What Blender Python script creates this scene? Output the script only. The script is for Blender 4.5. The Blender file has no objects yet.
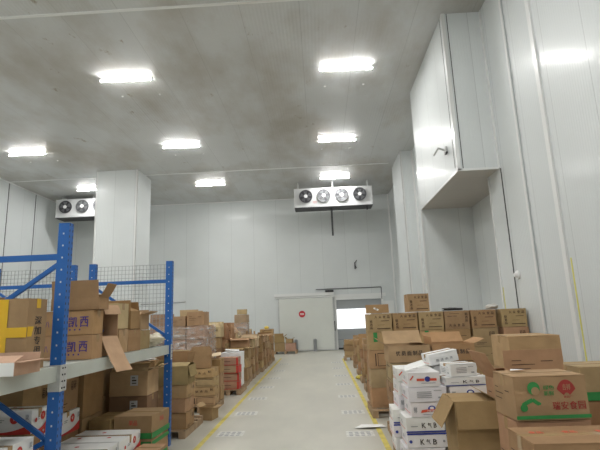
import bpy, bmesh, math, random
from mathutils import Vector, Matrix, Euler
random.seed(7)
PI = math.pi
scene = bpy.context.scene
COL = scene.collection

# ------------------------------------------------------------------ materials
MATS = {}
def mat(name, color=(.5, .5, .5), rough=.6, metal=0., spec=.5, emit=None, estr=0., objcol=False,
        noise=0., nscale=8., bump=0., bscale=60., coat=0.):
    if name in MATS: return MATS[name]
    m = bpy.data.materials.new(name); m.use_nodes = True
    nt = m.node_tree; N = nt.nodes; L = nt.links
    b = N['Principled BSDF']
    b.inputs['Base Color'].default_value = (*color, 1)
    b.inputs['Roughness'].default_value = rough
    b.inputs['Metallic'].default_value = metal
    b.inputs['Specular IOR Level'].default_value = spec
    b.inputs['Coat Weight'].default_value = coat
    if emit:
        b.inputs['Emission Color'].default_value = (*emit, 1)
        b.inputs['Emission Strength'].default_value = estr
    tc = N.new('ShaderNodeTexCoord')
    src = None
    if objcol:
        oi = N.new('ShaderNodeObjectInfo'); src = oi.outputs['Color']
    if noise > 0:
        nz = N.new('ShaderNodeTexNoise'); nz.inputs['Scale'].default_value = nscale; nz.inputs['Detail'].default_value = 6
        L.new(tc.outputs['Object'], nz.inputs['Vector'])
        mr = N.new('ShaderNodeMapRange'); mr.inputs[1].default_value = .3; mr.inputs[2].default_value = .7
        mr.inputs[3].default_value = 1 - noise; mr.inputs[4].default_value = 1 + noise
        L.new(nz.outputs['Fac'], mr.inputs[0])
        mx = N.new('ShaderNodeVectorMath'); mx.operation = 'SCALE'
        if src: L.new(src, mx.inputs[0])
        else: mx.inputs[0].default_value = color
        L.new(mr.outputs[0], mx.inputs['Scale']); src = mx.outputs[0]
    if src: L.new(src, b.inputs['Base Color'])
    if bump > 0:
        n2 = N.new('ShaderNodeTexNoise'); n2.inputs['Scale'].default_value = bscale; n2.inputs['Detail'].default_value = 3
        L.new(tc.outputs['Object'], n2.inputs['Vector'])
        bp = N.new('ShaderNodeBump'); bp.inputs['Strength'].default_value = bump; bp.inputs['Distance'].default_value = .01
        L.new(n2.outputs['Fac'], bp.inputs['Height']); L.new(bp.outputs[0], b.inputs['Normal'])
    MATS[name] = m
    return m

CARD = mat('cardboard', rough=.85, spec=.2, objcol=True, noise=.10, nscale=7, bump=.25, bscale=14)
WBOX = mat('white_board', rough=.45, spec=.4, objcol=True, noise=.04, nscale=6, bump=.35, bscale=9)
TAPE = mat('packing_tape', (.40, .27, .14), rough=.25, spec=.6)
YTAPE = mat('yellow_tape', (.72, .44, .02), rough=.3)
PYEL = mat('pale_yellow_tape', (.66, .62, .12), rough=.4)
GTAPE = mat('green_band', (.06, .22, .05), rough=.5)
INK = mat('black_ink', (.05, .04, .035), rough=.7)
BRINK = mat('brown_ink', (.06, .03, .018), rough=.8)
RED = mat('red_ink', (.55, .04, .03), rough=.6)
DRED = mat('dark_red_ink', (.33, .03, .025), rough=.6)
ORANGE = mat('orange_ink', (.70, .10, .05), rough=.6)
BLUEINK = mat('blue_ink', (.03, .05, .30), rough=.6)
PURPLE = mat('purple_ink', (.06, .035, .22), rough=.7)
GREEN = mat('green_ink', (.03, .25, .06), rough=.6)
GREY = mat('grey_ink', (.30, .31, .33), rough=.7)
GREYP = mat('pale_grey_label', (.5, .52, .53), rough=.6)
PAPER = mat('white_paper', (.80, .80, .78), rough=.6)
RACKBLUE_SOLID = mat('blue_steel', (.015, .12, .42), rough=.4, noise=.08, nscale=5)
BEAMGREY = mat('grey_beam_steel', (.50, .53, .49), rough=.45, noise=.05, nscale=4)
GALV = mat('galvanised_steel', (.52, .53, .52), rough=.45, metal=.2, noise=.1, nscale=20)
ALU = mat('aluminium_trim', (.78, .79, .78), rough=.28, metal=.35)
DARKSEAL = mat('dark_sealant', (.07, .07, .07), rough=.6)
TRIMW = mat('white_trim', (.74, .75, .74), rough=.3)
WOOD = mat('pallet_wood', (.36, .25, .15), rough=.85, noise=.25, nscale=9, bump=.3, bscale=30)
BLACKP = mat('black_plastic', (.02, .02, .022), rough=.45)
WHITEP = mat('white_plastic', (.8, .8, .8), rough=.4)
COOLER = mat('cooler_casing_paint', (.56, .57, .57), rough=.4, noise=.04, nscale=3)
GRILLE = mat('grille_wire', (.10, .10, .11), rough=.4, metal=.4)
GRILLEL = mat('light_grille_wire', (.16, .165, .17), rough=.4, metal=.4)
BLADE = mat('fan_blade', (.05, .05, .055), rough=.5)
BLADEL = mat('light_fan_blade', (.24, .25, .26), rough=.5)
MESHW = mat('mesh_wire', (.30, .32, .33), rough=.4, metal=.4)
LUMIN = mat('led_tube', (1, 1, 1), emit=(1., .99, .97), estr=182.)
LUMDIM = mat('led_tube_back', (1, 1, 1), emit=(1., .99, .97), estr=38.)
BOLL = mat('bollard_steel', (.24, .25, .26), rough=.5)
YPAINT = mat('yellow_floor_paint', (.62, .52, .11), rough=.6, noise=.22, nscale=6)
CREAM = mat('cream_film', (.72, .66, .52), rough=.35, bump=.6, bscale=30)
DOORP = mat('door_panel', (.66, .68, .64), rough=.4, noise=.02, nscale=2)
DOCK = mat('dock_door_panel', (.33, .35, .36), rough=.4)

def math_n(nt, op, a, b=None, clamp=False):
    n = nt.nodes.new('ShaderNodeMath'); n.operation = op; n.use_clamp = clamp
    for i, v in enumerate((a, b)):
        if v is None: continue
        if hasattr(v, 'is_linked'): nt.links.new(v, n.inputs[i])
        else: n.inputs[i].default_value = v
    return n.outputs[0]

def panel_mat(name, axis, color, width=1.15, off=0., rough=.40, stains=False, ribs=.42, pitch=.055, spec=.4, coat=.22):
    """sandwich panel: joints every `width` m across `axis`, fine ribs, gloss paint"""
    m = bpy.data.materials.new(name); m.use_nodes = True
    nt = m.node_tree; N = nt.nodes; L = nt.links; b = N['Principled BSDF']
    g = N.new('ShaderNodeNewGeometry'); sep = N.new('ShaderNodeSeparateXYZ'); L.new(g.outputs['Position'], sep.inputs[0])
    u = sep.outputs['XYZ'.index(axis)]
    f = math_n(nt, 'FRACT', math_n(nt, 'DIVIDE', math_n(nt, 'ADD', u, 100. + off), width))
    e = math_n(nt, 'ABSOLUTE', math_n(nt, 'SUBTRACT', f, .5))           # .5 at a joint
    joint = math_n(nt, 'MULTIPLY', math_n(nt, 'SUBTRACT', e, .5 - .009 / width), width / .009, True)
    cell = math_n(nt, 'FLOOR', math_n(nt, 'DIVIDE', math_n(nt, 'ADD', u, 100. + off), width))
    wn = N.new('ShaderNodeTexWhiteNoise'); wn.noise_dimensions = '1D'; L.new(cell, wn.inputs['W'])
    tint = math_n(nt, 'ADD', math_n(nt, 'MULTIPLY', wn.outputs['Value'], .05), .975)
    nz = N.new('ShaderNodeTexNoise'); nz.inputs['Scale'].default_value = .9; nz.inputs['Detail'].default_value = 5
    L.new(g.outputs['Position'], nz.inputs['Vector'])
    tint = math_n(nt, 'MULTIPLY', tint, math_n(nt, 'ADD', math_n(nt, 'MULTIPLY', nz.outputs['Fac'], .10), .95))
    tint = math_n(nt, 'MULTIPLY', tint, math_n(nt, 'SUBTRACT', 1., math_n(nt, 'MULTIPLY', joint, .32)))
    sc = N.new('ShaderNodeVectorMath'); sc.operation = 'SCALE'; sc.inputs[0].default_value = color; L.new(tint, sc.inputs['Scale'])
    out = sc.outputs[0]
    if stains:                                                          # brown water marks on the ceiling sheets
        mp = N.new('ShaderNodeMapping'); mp.inputs['Scale'].default_value = (.55, .3, 1); L.new(g.outputs['Position'], mp.inputs['Vector'])
        n1 = N.new('ShaderNodeTexNoise'); n1.inputs['Scale'].default_value = .8; n1.inputs['Detail'].default_value = 7; n1.inputs['Roughness'].default_value = .62
        L.new(mp.outputs[0], n1.inputs['Vector'])
        r = N.new('ShaderNodeMapRange'); r.inputs[1].default_value = .45; r.inputs[2].default_value = .68; r.inputs[3].default_value = 0; r.inputs[4].default_value = .85
        L.new(n1.outputs['Fac'], r.inputs[0])
        n3 = N.new('ShaderNodeTexNoise'); n3.inputs['Scale'].default_value = 2.6; n3.inputs['Detail'].default_value = 8; n3.inputs['Roughness'].default_value = .7
        mp3 = N.new('ShaderNodeMapping'); mp3.inputs['Scale'].default_value = (1, .55, 1); mp3.inputs['Location'].default_value = (3.1, 1.7, 0)
        L.new(g.outputs['Position'], mp3.inputs['Vector']); L.new(mp3.outputs[0], n3.inputs['Vector'])
        r3 = N.new('ShaderNodeMapRange'); r3.inputs[1].default_value = .635; r3.inputs[2].default_value = .70; r3.inputs[3].default_value = 0; r3.inputs[4].default_value = .8
        L.new(n3.outputs['Fac'], r3.inputs[0])
        mx = N.new('ShaderNodeMix'); mx.data_type = 'RGBA'; L.new(r.outputs[0], mx.inputs[0]); L.new(out, mx.inputs[6]); mx.inputs[7].default_value = (.37, .335, .28, 1)
        mx2 = N.new('ShaderNodeMix'); mx2.data_type = 'RGBA'; L.new(r3.outputs[0], mx2.inputs[0]); L.new(mx.outputs[2], mx2.inputs[6]); mx2.inputs[7].default_value = (.27, .22, .16, 1)
        out = mx2.outputs[2]
    L.new(out, b.inputs['Base Color'])
    h = math_n(nt, 'MULTIPLY', joint, -1.)
    if ribs:
        rib = math_n(nt, 'SINE', math_n(nt, 'MULTIPLY', u, 2 * PI / pitch))
        h = math_n(nt, 'ADD', h, math_n(nt, 'MULTIPLY', rib, ribs))
    n2 = N.new('ShaderNodeTexNoise'); n2.inputs['Scale'].default_value = 1.4; L.new(g.outputs['Position'], n2.inputs['Vector'])
    h = math_n(nt, 'ADD', h, math_n(nt, 'MULTIPLY', n2.outputs['Fac'], 1.2))
    bp = N.new('ShaderNodeBump'); bp.inputs['Strength'].default_value = .55; bp.inputs['Distance'].default_value = .004
    L.new(h, bp.inputs['Height']); L.new(bp.outputs[0], b.inputs['Normal'])
    b.inputs['Roughness'].default_value = rough; b.inputs['Specular IOR Level'].default_value = spec; b.inputs['Coat Weight'].default_value = coat; b.inputs['Coat Roughness'].default_value = .05 if stains else .17
    return m
WCOL = (.655, .685, .685)
P_X = panel_mat('wall_panel_across', 'X', WCOL, 1.13, .35)
P_Y = panel_mat('wall_panel_along', 'Y', WCOL, .95, .12)
P_COL = panel_mat('column_panel', 'X', WCOL, .78, .55)
P_CEIL = panel_mat('ceiling_panel', 'X', (.585, .60, .60), 1.15, .2, rough=.42, stains=True, ribs=.42, pitch=.075, spec=.25, coat=.30)
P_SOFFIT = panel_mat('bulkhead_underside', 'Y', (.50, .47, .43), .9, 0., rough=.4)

def floor_mat():
    m = bpy.data.materials.new('concrete_floor'); m.use_nodes = True
    nt = m.node_tree; N = nt.nodes; L = nt.links; b = N['Principled BSDF']
    g = N.new('ShaderNodeNewGeometry')
    a = N.new('ShaderNodeTexNoise'); a.inputs['Scale'].default_value = 1.3; a.inputs['Detail'].default_value = 9; a.inputs['Roughness'].default_value = .6
    mp = N.new('ShaderNodeMapping'); mp.inputs['Scale'].default_value = (1, .45, 1)
    L.new(g.outputs['Position'], mp.inputs['Vector']); L.new(mp.outputs[0], a.inputs['Vector'])
    r = N.new('ShaderNodeValToRGB'); L.new(a.outputs['Fac'], r.inputs[0])
    r.color_ramp.elements[0].position = .3; r.color_ramp.elements[0].color = (.43, .42, .365, 1)
    r.color_ramp.elements[1].position = .7; r.color_ramp.elements[1].color = (.55, .535, .465, 1)
    L.new(r.outputs[0], b.inputs['Base Color'])
    r2 = N.new('ShaderNodeMapRange'); r2.inputs[3].default_value = .28; r2.inputs[4].default_value = .5; L.new(a.outputs['Fac'], r2.inputs[0])
    L.new(r2.outputs[0], b.inputs['Roughness'])
    f = N.new('ShaderNodeTexNoise'); f.inputs['Scale'].default_value = 40; L.new(g.outputs['Position'], f.inputs['Vector'])
    bp = N.new('ShaderNodeBump'); bp.inputs['Strength'].default_value = .15; bp.inputs['Distance'].default_value = .004
    L.new(f.outputs['Fac'], bp.inputs['Height']); L.new(bp.outputs[0], b.inputs['Normal'])
    return m
FLOOR = floor_mat()

def post_mat():
    m = bpy.data.materials.new('perforated_blue_post'); m.use_nodes = True
    nt = m.node_tree; N = nt.nodes; L = nt.links; b = N['Principled BSDF']
    tc = N.new('ShaderNodeTexCoord'); sep = N.new('ShaderNodeSeparateXYZ'); L.new(tc.outputs['Object'], sep.inputs[0])
    g = N.new('ShaderNodeNewGeometry')
    x, y, z = sep.outputs[0], sep.outputs[1], sep.outputs[2]
    def dots(u, uc, ru, period, half):
        du = math_n(nt, 'LESS_THAN', math_n(nt, 'ABSOLUTE', math_n(nt, 'SUBTRACT', math_n(nt, 'ABSOLUTE', u), uc)), ru)
        fz = math_n(nt, 'ABSOLUTE', math_n(nt, 'SUBTRACT', math_n(nt, 'FRACT', math_n(nt, 'DIVIDE', z, period)), .5))
        return math_n(nt, 'MULTIPLY', du, math_n(nt, 'LESS_THAN', fz, half))
    tcn = N.new('ShaderNodeSeparateXYZ'); L.new(tc.outputs['Normal'], tcn.inputs[0])
    onY = math_n(nt, 'GREATER_THAN', math_n(nt, 'ABSOLUTE', tcn.outputs[1]), .7)
    onX = math_n(nt, 'GREATER_THAN', tcn.outputs[0], .7)
    dk = math_n(nt, 'MULTIPLY', dots(y, .022, .006, .05, .2), onX)
    lt = math_n(nt, 'MULTIPLY', dots(x, .0, .006, .10, .07), onY)
    mx = N.new('ShaderNodeMix'); mx.data_type = 'RGBA'; L.new(dk, mx.inputs[0]); mx.inputs[6].default_value = (.015, .12, .42, 1); mx.inputs[7].default_value = (.004, .008, .03, 1)
    m2 = N.new('ShaderNodeMix'); m2.data_type = 'RGBA'; L.new(lt, m2.inputs[0]); L.new(mx.outputs[2], m2.inputs[6]); m2.inputs[7].default_value = (.6, .62, .62, 1)
    L.new(m2.outputs[2], b.inputs['Base Color']); b.inputs['Roughness'].default_value = .4
    return m
POST = post_mat()

def film_mat():
    m = bpy.data.materials.new('stretch_film'); m.use_nodes = True
    nt = m.node_tree; N = nt.nodes; L = nt.links; N.remove(N['Principled BSDF'])
    tr = N.new('ShaderNodeBsdfTransparent'); gl = N.new('ShaderNodeBsdfGlossy'); gl.inputs['Roughness'].default_value = .22
    df = N.new('ShaderNodeBsdfDiffuse'); df.inputs['Color'].default_value = (.85, .83, .8, 1)
    tc = N.new('ShaderNodeTexCoord'); mp = N.new('ShaderNodeMapping'); mp.inputs['Scale'].default_value = (1, 1, 3.5)
    L.new(tc.outputs['Object'], mp.inputs['Vector'])
    nz = N.new('ShaderNodeTexNoise'); nz.inputs['Scale'].default_value = 4.5; nz.inputs['Detail'].default_value = 6; L.new(mp.outputs[0], nz.inputs['Vector'])
    bp = N.new('ShaderNodeBump'); bp.inputs['Strength'].default_value = 1.; bp.inputs['Distance'].default_value = .06; L.new(nz.outputs['Fac'], bp.inputs['Height'])
    L.new(bp.outputs[0], gl.inputs['Normal'])
    r = N.new('ShaderNodeMapRange'); r.inputs[1].default_value = .48; r.inputs[2].default_value = .72; r.inputs[3].default_value = .12; r.inputs[4].default_value = .85
    L.new(nz.outputs['Fac'], r.inputs[0])
    a = N.new('ShaderNodeMixShader'); a.inputs[0].default_value = .45; L.new(df.outputs[0], a.inputs[1]); L.new(gl.outputs[0], a.inputs[2])
    c = N.new('ShaderNodeMixShader'); L.new(r.outputs[0], c.inputs[0]); L.new(tr.outputs[0], c.inputs[1]); L.new(a.outputs[0], c.inputs[2])
    L.new(c.outputs[0], N['Material Output'].inputs[0])
    return m
FILM = film_mat()

# ------------------------------------------------------------------ mesh helpers
class MB:
    """collects faces with material slots, becomes ONE mesh"""
    def __init__(s): s.v = []; s.f = []; s.mi = []; s.ms = []
    def slot(s, m):
        if m not in s.ms: s.ms.append(m)
        return s.ms.index(m)
    def poly(s, pts, m):
        k = len(s.v); s.v += [tuple(p) for p in pts]; s.f.append(tuple(range(k, k + len(pts)))); s.mi.append(s.slot(m))
    def raw(s, vs, fs, m):
        k = len(s.v); s.v += [tuple(p) for p in vs]; i = s.slot(m)
        for f in fs: s.f.append(tuple(k + j for j in f)); s.mi.append(i)
    def box(s, x0, x1, y0, y1, z0, z1, m, rot=None):
        vs = [Vector((x, y, z)) for x in (x0, x1) for y in (y0, y1) for z in (z0, z1)]
        if rot is not None:
            c = Vector(((x0 + x1) / 2, (y0 + y1) / 2, (z0 + z1) / 2)); vs = [rot @ (v - c) + c for v in vs]
        s.raw(vs, [(0, 1, 3, 2), (4, 6, 7, 5), (0, 4, 5, 1), (2, 3, 7, 6), (0, 2, 6, 4), (1, 5, 7, 3)], m)
    def bar(s, a, b, w, t, m, up=(0, 0, 1)):
        a = Vector(a); b = Vector(b); d = (b - a).normalized(); u = Vector(up)
        sd = d.cross(u)
        if sd.length < 1e-4: sd = Vector((1, 0, 0))
        sd.normalize(); u = sd.cross(d).normalized()
        vs = [p + sd * i * w / 2 + u * j * t / 2 for p in (a, b) for i, j in ((-1, -1), (1, -1), (1, 1), (-1, 1))]
        s.raw(vs, [(3, 2, 1, 0), (4, 5, 6, 7), (0, 1, 5, 4), (1, 2, 6, 5), (2, 3, 7, 6), (3, 0, 4, 7)], m)
    def cyl(s, a, b, r, m, n=10, r2=None):
        a = Vector(a); b = Vector(b); d = (b - a).normalized(); q = d.to_track_quat('Z', 'Y').to_matrix()
        r2 = r if r2 is None else r2
        vs = [a + q @ Vector((r * math.cos(2 * PI * i / n), r * math.sin(2 * PI * i / n), 0)) for i in range(n)]
        vs += [b + q @ Vector((r2 * math.cos(2 * PI * i / n), r2 * math.sin(2 * PI * i / n), 0)) for i in range(n)]
        fs = [(i, (i + 1) % n, n + (i + 1) % n, n + i) for i in range(n)] + [tuple(range(n - 1, -1, -1)), tuple(range(n, 2 * n))]
        s.raw(vs, fs, m)
    def ring(s, c, R, r, m, n=28, k=5):                              # torus in the XZ plane
        vs = []
        for i in range(n):
            a = 2 * PI * i / n
            for j in range(k):
                b = 2 * PI * j / k; q = R + r * math.cos(b)
                vs.append((c[0] + q * math.cos(a), c[1] + r * math.sin(b), c[2] + q * math.sin(a)))
        s.raw(vs, [(i * k + j, i * k + (j + 1) % k, ((i + 1) % n) * k + (j + 1) % k, ((i + 1) % n) * k + j) for i in range(n) for j in range(k)], m)
    def disc(s, cx, cz, r, m, y=0, n=20, rz=None):
        rz = rz or r
        s.poly([(cx + r * math.cos(2 * PI * i / n), y, cz + rz * math.sin(2 * PI * i / n)) for i in range(n)], m)
    def mesh(s, name):
        me = bpy.data.meshes.new(name); me.from_pydata(s.v, [], s.f)
        for m in s.ms: me.materials.append(m)
        me.polygons.foreach_set('material_index', s.mi); me.update(); return me
    def build(s, name, parent=None, loc=(0, 0, 0), rot=(0, 0, 0), **k):
        return link(name, s.mesh(name), parent, loc, rot, **k)

def link(name, me, parent=None, loc=(0, 0, 0), rot=(0, 0, 0), label=None, cat=None, group=None, kind=None, color=None):
    o = bpy.data.objects.new(name, me); COL.objects.link(o); o.location = loc; o.rotation_euler = rot
    if parent: o.parent = parent
    if color: o.color = (*color, 1)
    tag(o, label, cat, group, kind); return o
def tag(o, label=None, cat=None, group=None, kind=None):
    if label:
        n = len(label.split())
        if not 4 <= n <= 16: print('LABEL LEN', n, label)
        o['label'] = label
    if cat: o['category'] = cat
    if group: o['group'] = group
    if kind: o['kind'] = kind
def empty(name, loc=(0, 0, 0), rot=(0, 0, 0), **k):
    return link(name, None, None, loc, rot, **k)

# text as geometry, cached
_T = {}
def glyphs(s):
    if s not in _T:
        cu = bpy.data.curves.new('t', 'FONT'); cu.body = s; cu.resolution_u = 1; cu.size = 1
        o = bpy.data.objects.new('t', cu); COL.objects.link(o)
        bpy.context.view_layer.update()
        me = bpy.data.meshes.new_from_object(o.evaluated_get(bpy.context.evaluated_depsgraph_get()))
        vs = [v.co.copy() for v in me.vertices]; fs = [tuple(p.vertices) for p in me.polygons]
        bpy.data.objects.remove(o); bpy.data.meshes.remove(me); bpy.data.curves.remove(cu)
        if vs:
            x0 = min(v.x for v in vs); x1 = max(v.x for v in vs); y0 = min(v.y for v in vs); y1 = max(v.y for v in vs)
            vs = [((v.x - x0) / max(x1 - x0, 1e-6), (v.y - y0) / max(y1 - y0, 1e-6)) for v in vs]
        _T[s] = (vs, fs)
    return _T[s]
def put_text(mb, s, x0, x1, z0, z1, m, y=0):                          # fills the rectangle, facing -Y
    vs, fs = glyphs(s)
    for k in (0, 1): mb.raw([(x0 + a * (x1 - x0) + k * .05 * (x1 - x0) * (1 if len(s) == 1 else .3), y - .0004 * k, z0 + b * (z1 - z0)) for a, b in vs], fs, m)

# print styles: drawn on a face w wide, h high, lower left (0,0)
def print_mesh(style, w, h):
    key = ('print', style, round(w, 3), round(h, 3))
    if key in _T: return _T[key]
    p = MB()
    def R(a, b, c, d, m, y=0): p.poly([(a * w, y, c * h), (b * w, y, c * h), (b * w, y, d * h), (a * w, y, d * h)], m)
    def T(s, a, b, c, d, m): put_text(p, s, a * w, b * w, c * h, d * h, m)
    def TV(s, a, b, c, d, m):
        n = len(s); st = (d - c) / n
        for i, ch in enumerate(s): T(ch, a, b, d - (i + .88) * st, d - (i + .05) * st, m)
    if style == 'row4':
        for i, ch in enumerate('大众食品'): T(ch, .30 + .17 * i, .40 + .17 * i, .74, .90, BRINK)
        TV('精选品', .10, .20, .12, .66, BRINK)
        R(.55, .88, .58, .61, BRINK); R(.38, .92, .14, .18, BRINK); R(.42, .7, .36, .375, BRINK)
    elif style == 'row4b':
        for i, ch in enumerate('大众食品'): T(ch, .16 + .17 * i, .26 + .17 * i, .12, .28, BRINK)
        TV('精选品', .82, .92, .36, .9, BRINK); R(.12, .5, .7, .73, BRINK); R(.2, .6, .84, .86, BRINK)
    elif style == 'text5':
        for i, ch in enumerate('优质面制品'): T(ch, .17 + .135 * i, .27 + .135 * i, .40, .68, INK)
    elif style == 'text5r':
        for i, ch in enumerate('优质面制品'): T(ch, .24 + .135 * i, .34 + .135 * i, .40, .68, INK)
    elif style == 'lines':
        for i, (a, b) in enumerate(((.14, .3), (.14, .52), (.14, .44), (.62, .82))): R(a, b, .66 - .13 * i if i < 3 else .62, .68 - .13 * i if i < 3 else .645, BRINK)
    elif style == 'plain_print':
        T('易碎', .62, .86, .55, .82, BRINK); R(.1, .5, .2, .22, BRINK); R(.1, .4, .12, .14, BRINK)
    elif style == 'dots':
        for i, ch in enumerate('冷链食品'): T(ch, .12 + .17 * i, .22 + .17 * i, .40, .66, BRINK)
        T('鲜', .82, .92, .56, .84, BRINK)
    elif style == 'panel':
        R(.24, .28, .16, .84, BRINK); R(.34, .94, .82, .86, BRINK); R(.34, .36, .16, .84, BRINK); R(.34, .94, .14, .17, BRINK)
    elif style == 'vert5':
        TV('深加专用品', .32, .66, .04, .76, INK)
    elif style == 'kaixi':
        T('凯', .50, .68, .32, .76, PURPLE); T('西', .73, .90, .32, .76, PURPLE); T('八', .03, .10, .34, .60, PURPLE)
        for i in range(3): R(.52 + .10 * i, .55 + .10 * i, .18, .25, PURPLE)
    elif style == 'cartoon_free':
        # green swirl, green writing, red fan with writing, red name, green foot band
        pts = [(.10, .36), (.16, .42), (.24, .48), (.30, .40), (.34, .36)]
        for a, b in zip(pts, pts[1:]):
            p.bar((a[0] * w, 0, a[1] * h), (b[0] * w, 0, b[1] * h), .001, .022, GREEN, up=(0, 0, 1))
        p.disc(.27 * w, .74 * h, .085 * w, GREEN, 0, 20, .15 * h); p.disc(.115 * w, .30 * h, .05 * w, GREEN)
        p.disc(.29 * w, .67 * h, .055 * w, CARDI, -.0006, 16, .10 * h)
        T('绿色', .40, .55, .70, .80, GREEN); T('新鲜', .40, .54, .56, .67, GREEN)
        n = 14; c = (.71 * w, .50 * h)
        arc = [(c[0] + .125 * w * 1.0 * math.cos(PI * (.16 + .68 * i / n)) * 1.15, 0, c[1] + .42 * h * math.sin(PI * (.16 + .68 * i / n))) for i in range(n + 1)]
        inn = [(c[0] + .045 * w * math.cos(PI * (.16 + .68 * i / n)), 0, c[1] + .12 * h * math.sin(PI * (.16 + .68 * i / n))) for i in range(n, -1, -1)]
        p.poly(arc + inn, DRED)
        put_text(p, '吉祥', .66 * w, .77 * w, .68 * h, .82 * h, CARDI, -.0006); T('食品厂', .66, .78, .50, .55, DRED)
        for i, ch in enumerate('瑞安食园'): T(ch, .50 + .115 * i, .595 + .115 * i, .24, .42, DRED)
        R(.0, 1, .04, .12, GREEN)
    elif style == 'green_foot':
        R(0, 1, .0, .26, GREEN); T('果品', .40, .62, .60, .82, RED)
    elif style == 'green_head':
        R(0, 1, .74, .92, GREEN); T('鲜', .4, .6, .3, .5, RED)
    elif style == 'green_patch':
        R(.2, .36, .45, .98, GREEN)
    elif style == 'apple':
        n = 16
        p.poly([(0, 0, 0), (w, 0, 0), (w, 0, .46 * h)] + [((1 - i / n) * w, 0, h * (.46 - .44 * (i / n)) * (1 - .55 * math.sin(PI * i / n))) for i in range(1, n)] + [(0, 0, .02 * h)], RED)
        p.disc(.68 * w, .66 * h, .20 * h, RED); T('苹', .66, .70, .58, .74, PAPER)
        p.disc(.24 * w, .55 * h, .10 * h, RED); T('果', .88, .95, .60, .85, GREY)
        R(.35, .5, .62, .65, GREY); R(.35, .46, .54, .57, GREY)
    elif style == 'apple_top':
        for a, c in ((.2, .3), (.7, .32), (.45, .74)): p.disc(a * w, c * h, .035 * w, RED)
        R(.1, .9, .49, .505, GREY); R(.12, .5, .6, .61, GREY)
    elif style == 'wh_emblem':
        p.disc(.53 * w, .56 * h, .10 * w, BLUEINK, 0, 16, .22 * h); p.disc(.53 * w, .60 * h, .055 * w, PAPER, -.0005, 14, .10 * h)
        p.poly([(.24 * w, -.001, .28 * h), (.46 * w, -.001, .36 * h), (.66 * w, -.001, .36 * h), (.88 * w, -.001, .30 * h), (.86 * w, -.001, .50 * h), (.66 * w, -.001, .52 * h), (.42 * w, -.001, .52 * h), (.27 * w, -.001, .48 * h)], ORANGE)
        put_text(p, '冷鲜', .40 * w, .66 * w, .36 * h, .48 * h, PAPER, -.0016)
        T('鲜', .06, .15, .3, .7, GREY); R(.30, .80, .14, .18, GREY)
    elif style == 'wh_red':
        p.disc(.60 * w, .55 * h, .09 * w, BLUEINK, 0, 16, .20 * h); R(.26, .50, .42, .60, ORANGE); R(.66, .88, .42, .60, ORANGE)
        p.bar((.06 * w, -.001, .5 * h), (.16 * w, -.001, .8 * h), .001, .012, ORANGE); R(.40, .84, .24, .28, GREY)
    elif style == 'wh_text':
        for i in range(4): R(.22, .60, .68 - .13 * i, .73 - .13 * i, GREY)
        R(.66, .86, .76, .80, GREY); R(.76, .88, .24, .34, GREY)
    elif style == 'wh_blue':
        R(0, 1, .88, 1, BLUEINK); T('K', .32, .42, .2, .58, INK); T('气', .47, .57, .2, .58, INK); T('B', .64, .74, .2, .58, INK)
        p.disc(.08 * w, .42 * h, .04 * w, BLUEINK); p.disc(.92 * w, .42 * h, .03 * w, GREY)
    elif style == 'wh_foot':
        R(0, 1, .0, .10, BLUEINK); T('K', .40, .50, .30, .66, INK); T('气', .55, .64, .30, .66, INK); T('B', .70, .78, .30, .66, INK); R(.12, .3, .4, .45, GREY)
    elif style == 'wh_four':
        for i, ch in enumerate('精选肉类'): T(ch, .22 + .16 * i, .31 + .16 * i, .26, .52, GREY)
    elif style == 'wh_stub':
        T('冷', .3, .6, .4, .7, GREY); R(.1, .9, .2, .24, ORANGE)
    elif style == 'sticker':
        R(.55, .75, .42, .84, GREYP); R(.59, .71, .5, .54, INK, -.0006); R(.59, .71, .6, .66, INK, -.0006); R(.59, .67, .72, .76, INK, -.0006)
    elif style == 'flap_sticker':
        c = (.45 * w, .5 * h); q = [(c[0] - .035, c[1] + .03), (c[0] - .05, c[1] + .005), (c[0] + .03, c[1] - .035), (c[0] + .05, c[1] - .01)]
        p.poly([(a, 0, b) for a, b in (q[1], q[2], q[3], q[0])], PAPER)
        p.poly([(c[0] - .012, -.0006, c[1] - .008), (c[0] + .012, -.0006, c[1] - .012), (c[0] + .012, -.0006, c[1] + .006), (c[0] - .012, -.0006, c[1] + .008)], INK)
    elif style == 'red_marks':
        for a in (.12, .45, .78): T('食品', a, a + .14, .55, .68, ORANGE)
    elif style == 'red_edge':
        R(.9, 1, 0, 1, RED); R(0, 1, 0, .07, RED); R(.1, .6, .5, .55, BRINK)
    elif style == 'red_side':
        R(0, 1, 0, 1, RED)
    elif style == 'tape_cross':
        R(.0, 1, .46, .60, YTAPE); R(.46, .70, 0, 1, YTAPE, -.0008)
    elif style == 'tape_band':
        R(.0, 1, .0, 1, PAPER) 
    _T[key] = p.mesh('printed_marks')
    return _T[key]
CARDI = mat('cardboard_bare', (.37, .24, .125), rough=.85)

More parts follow.
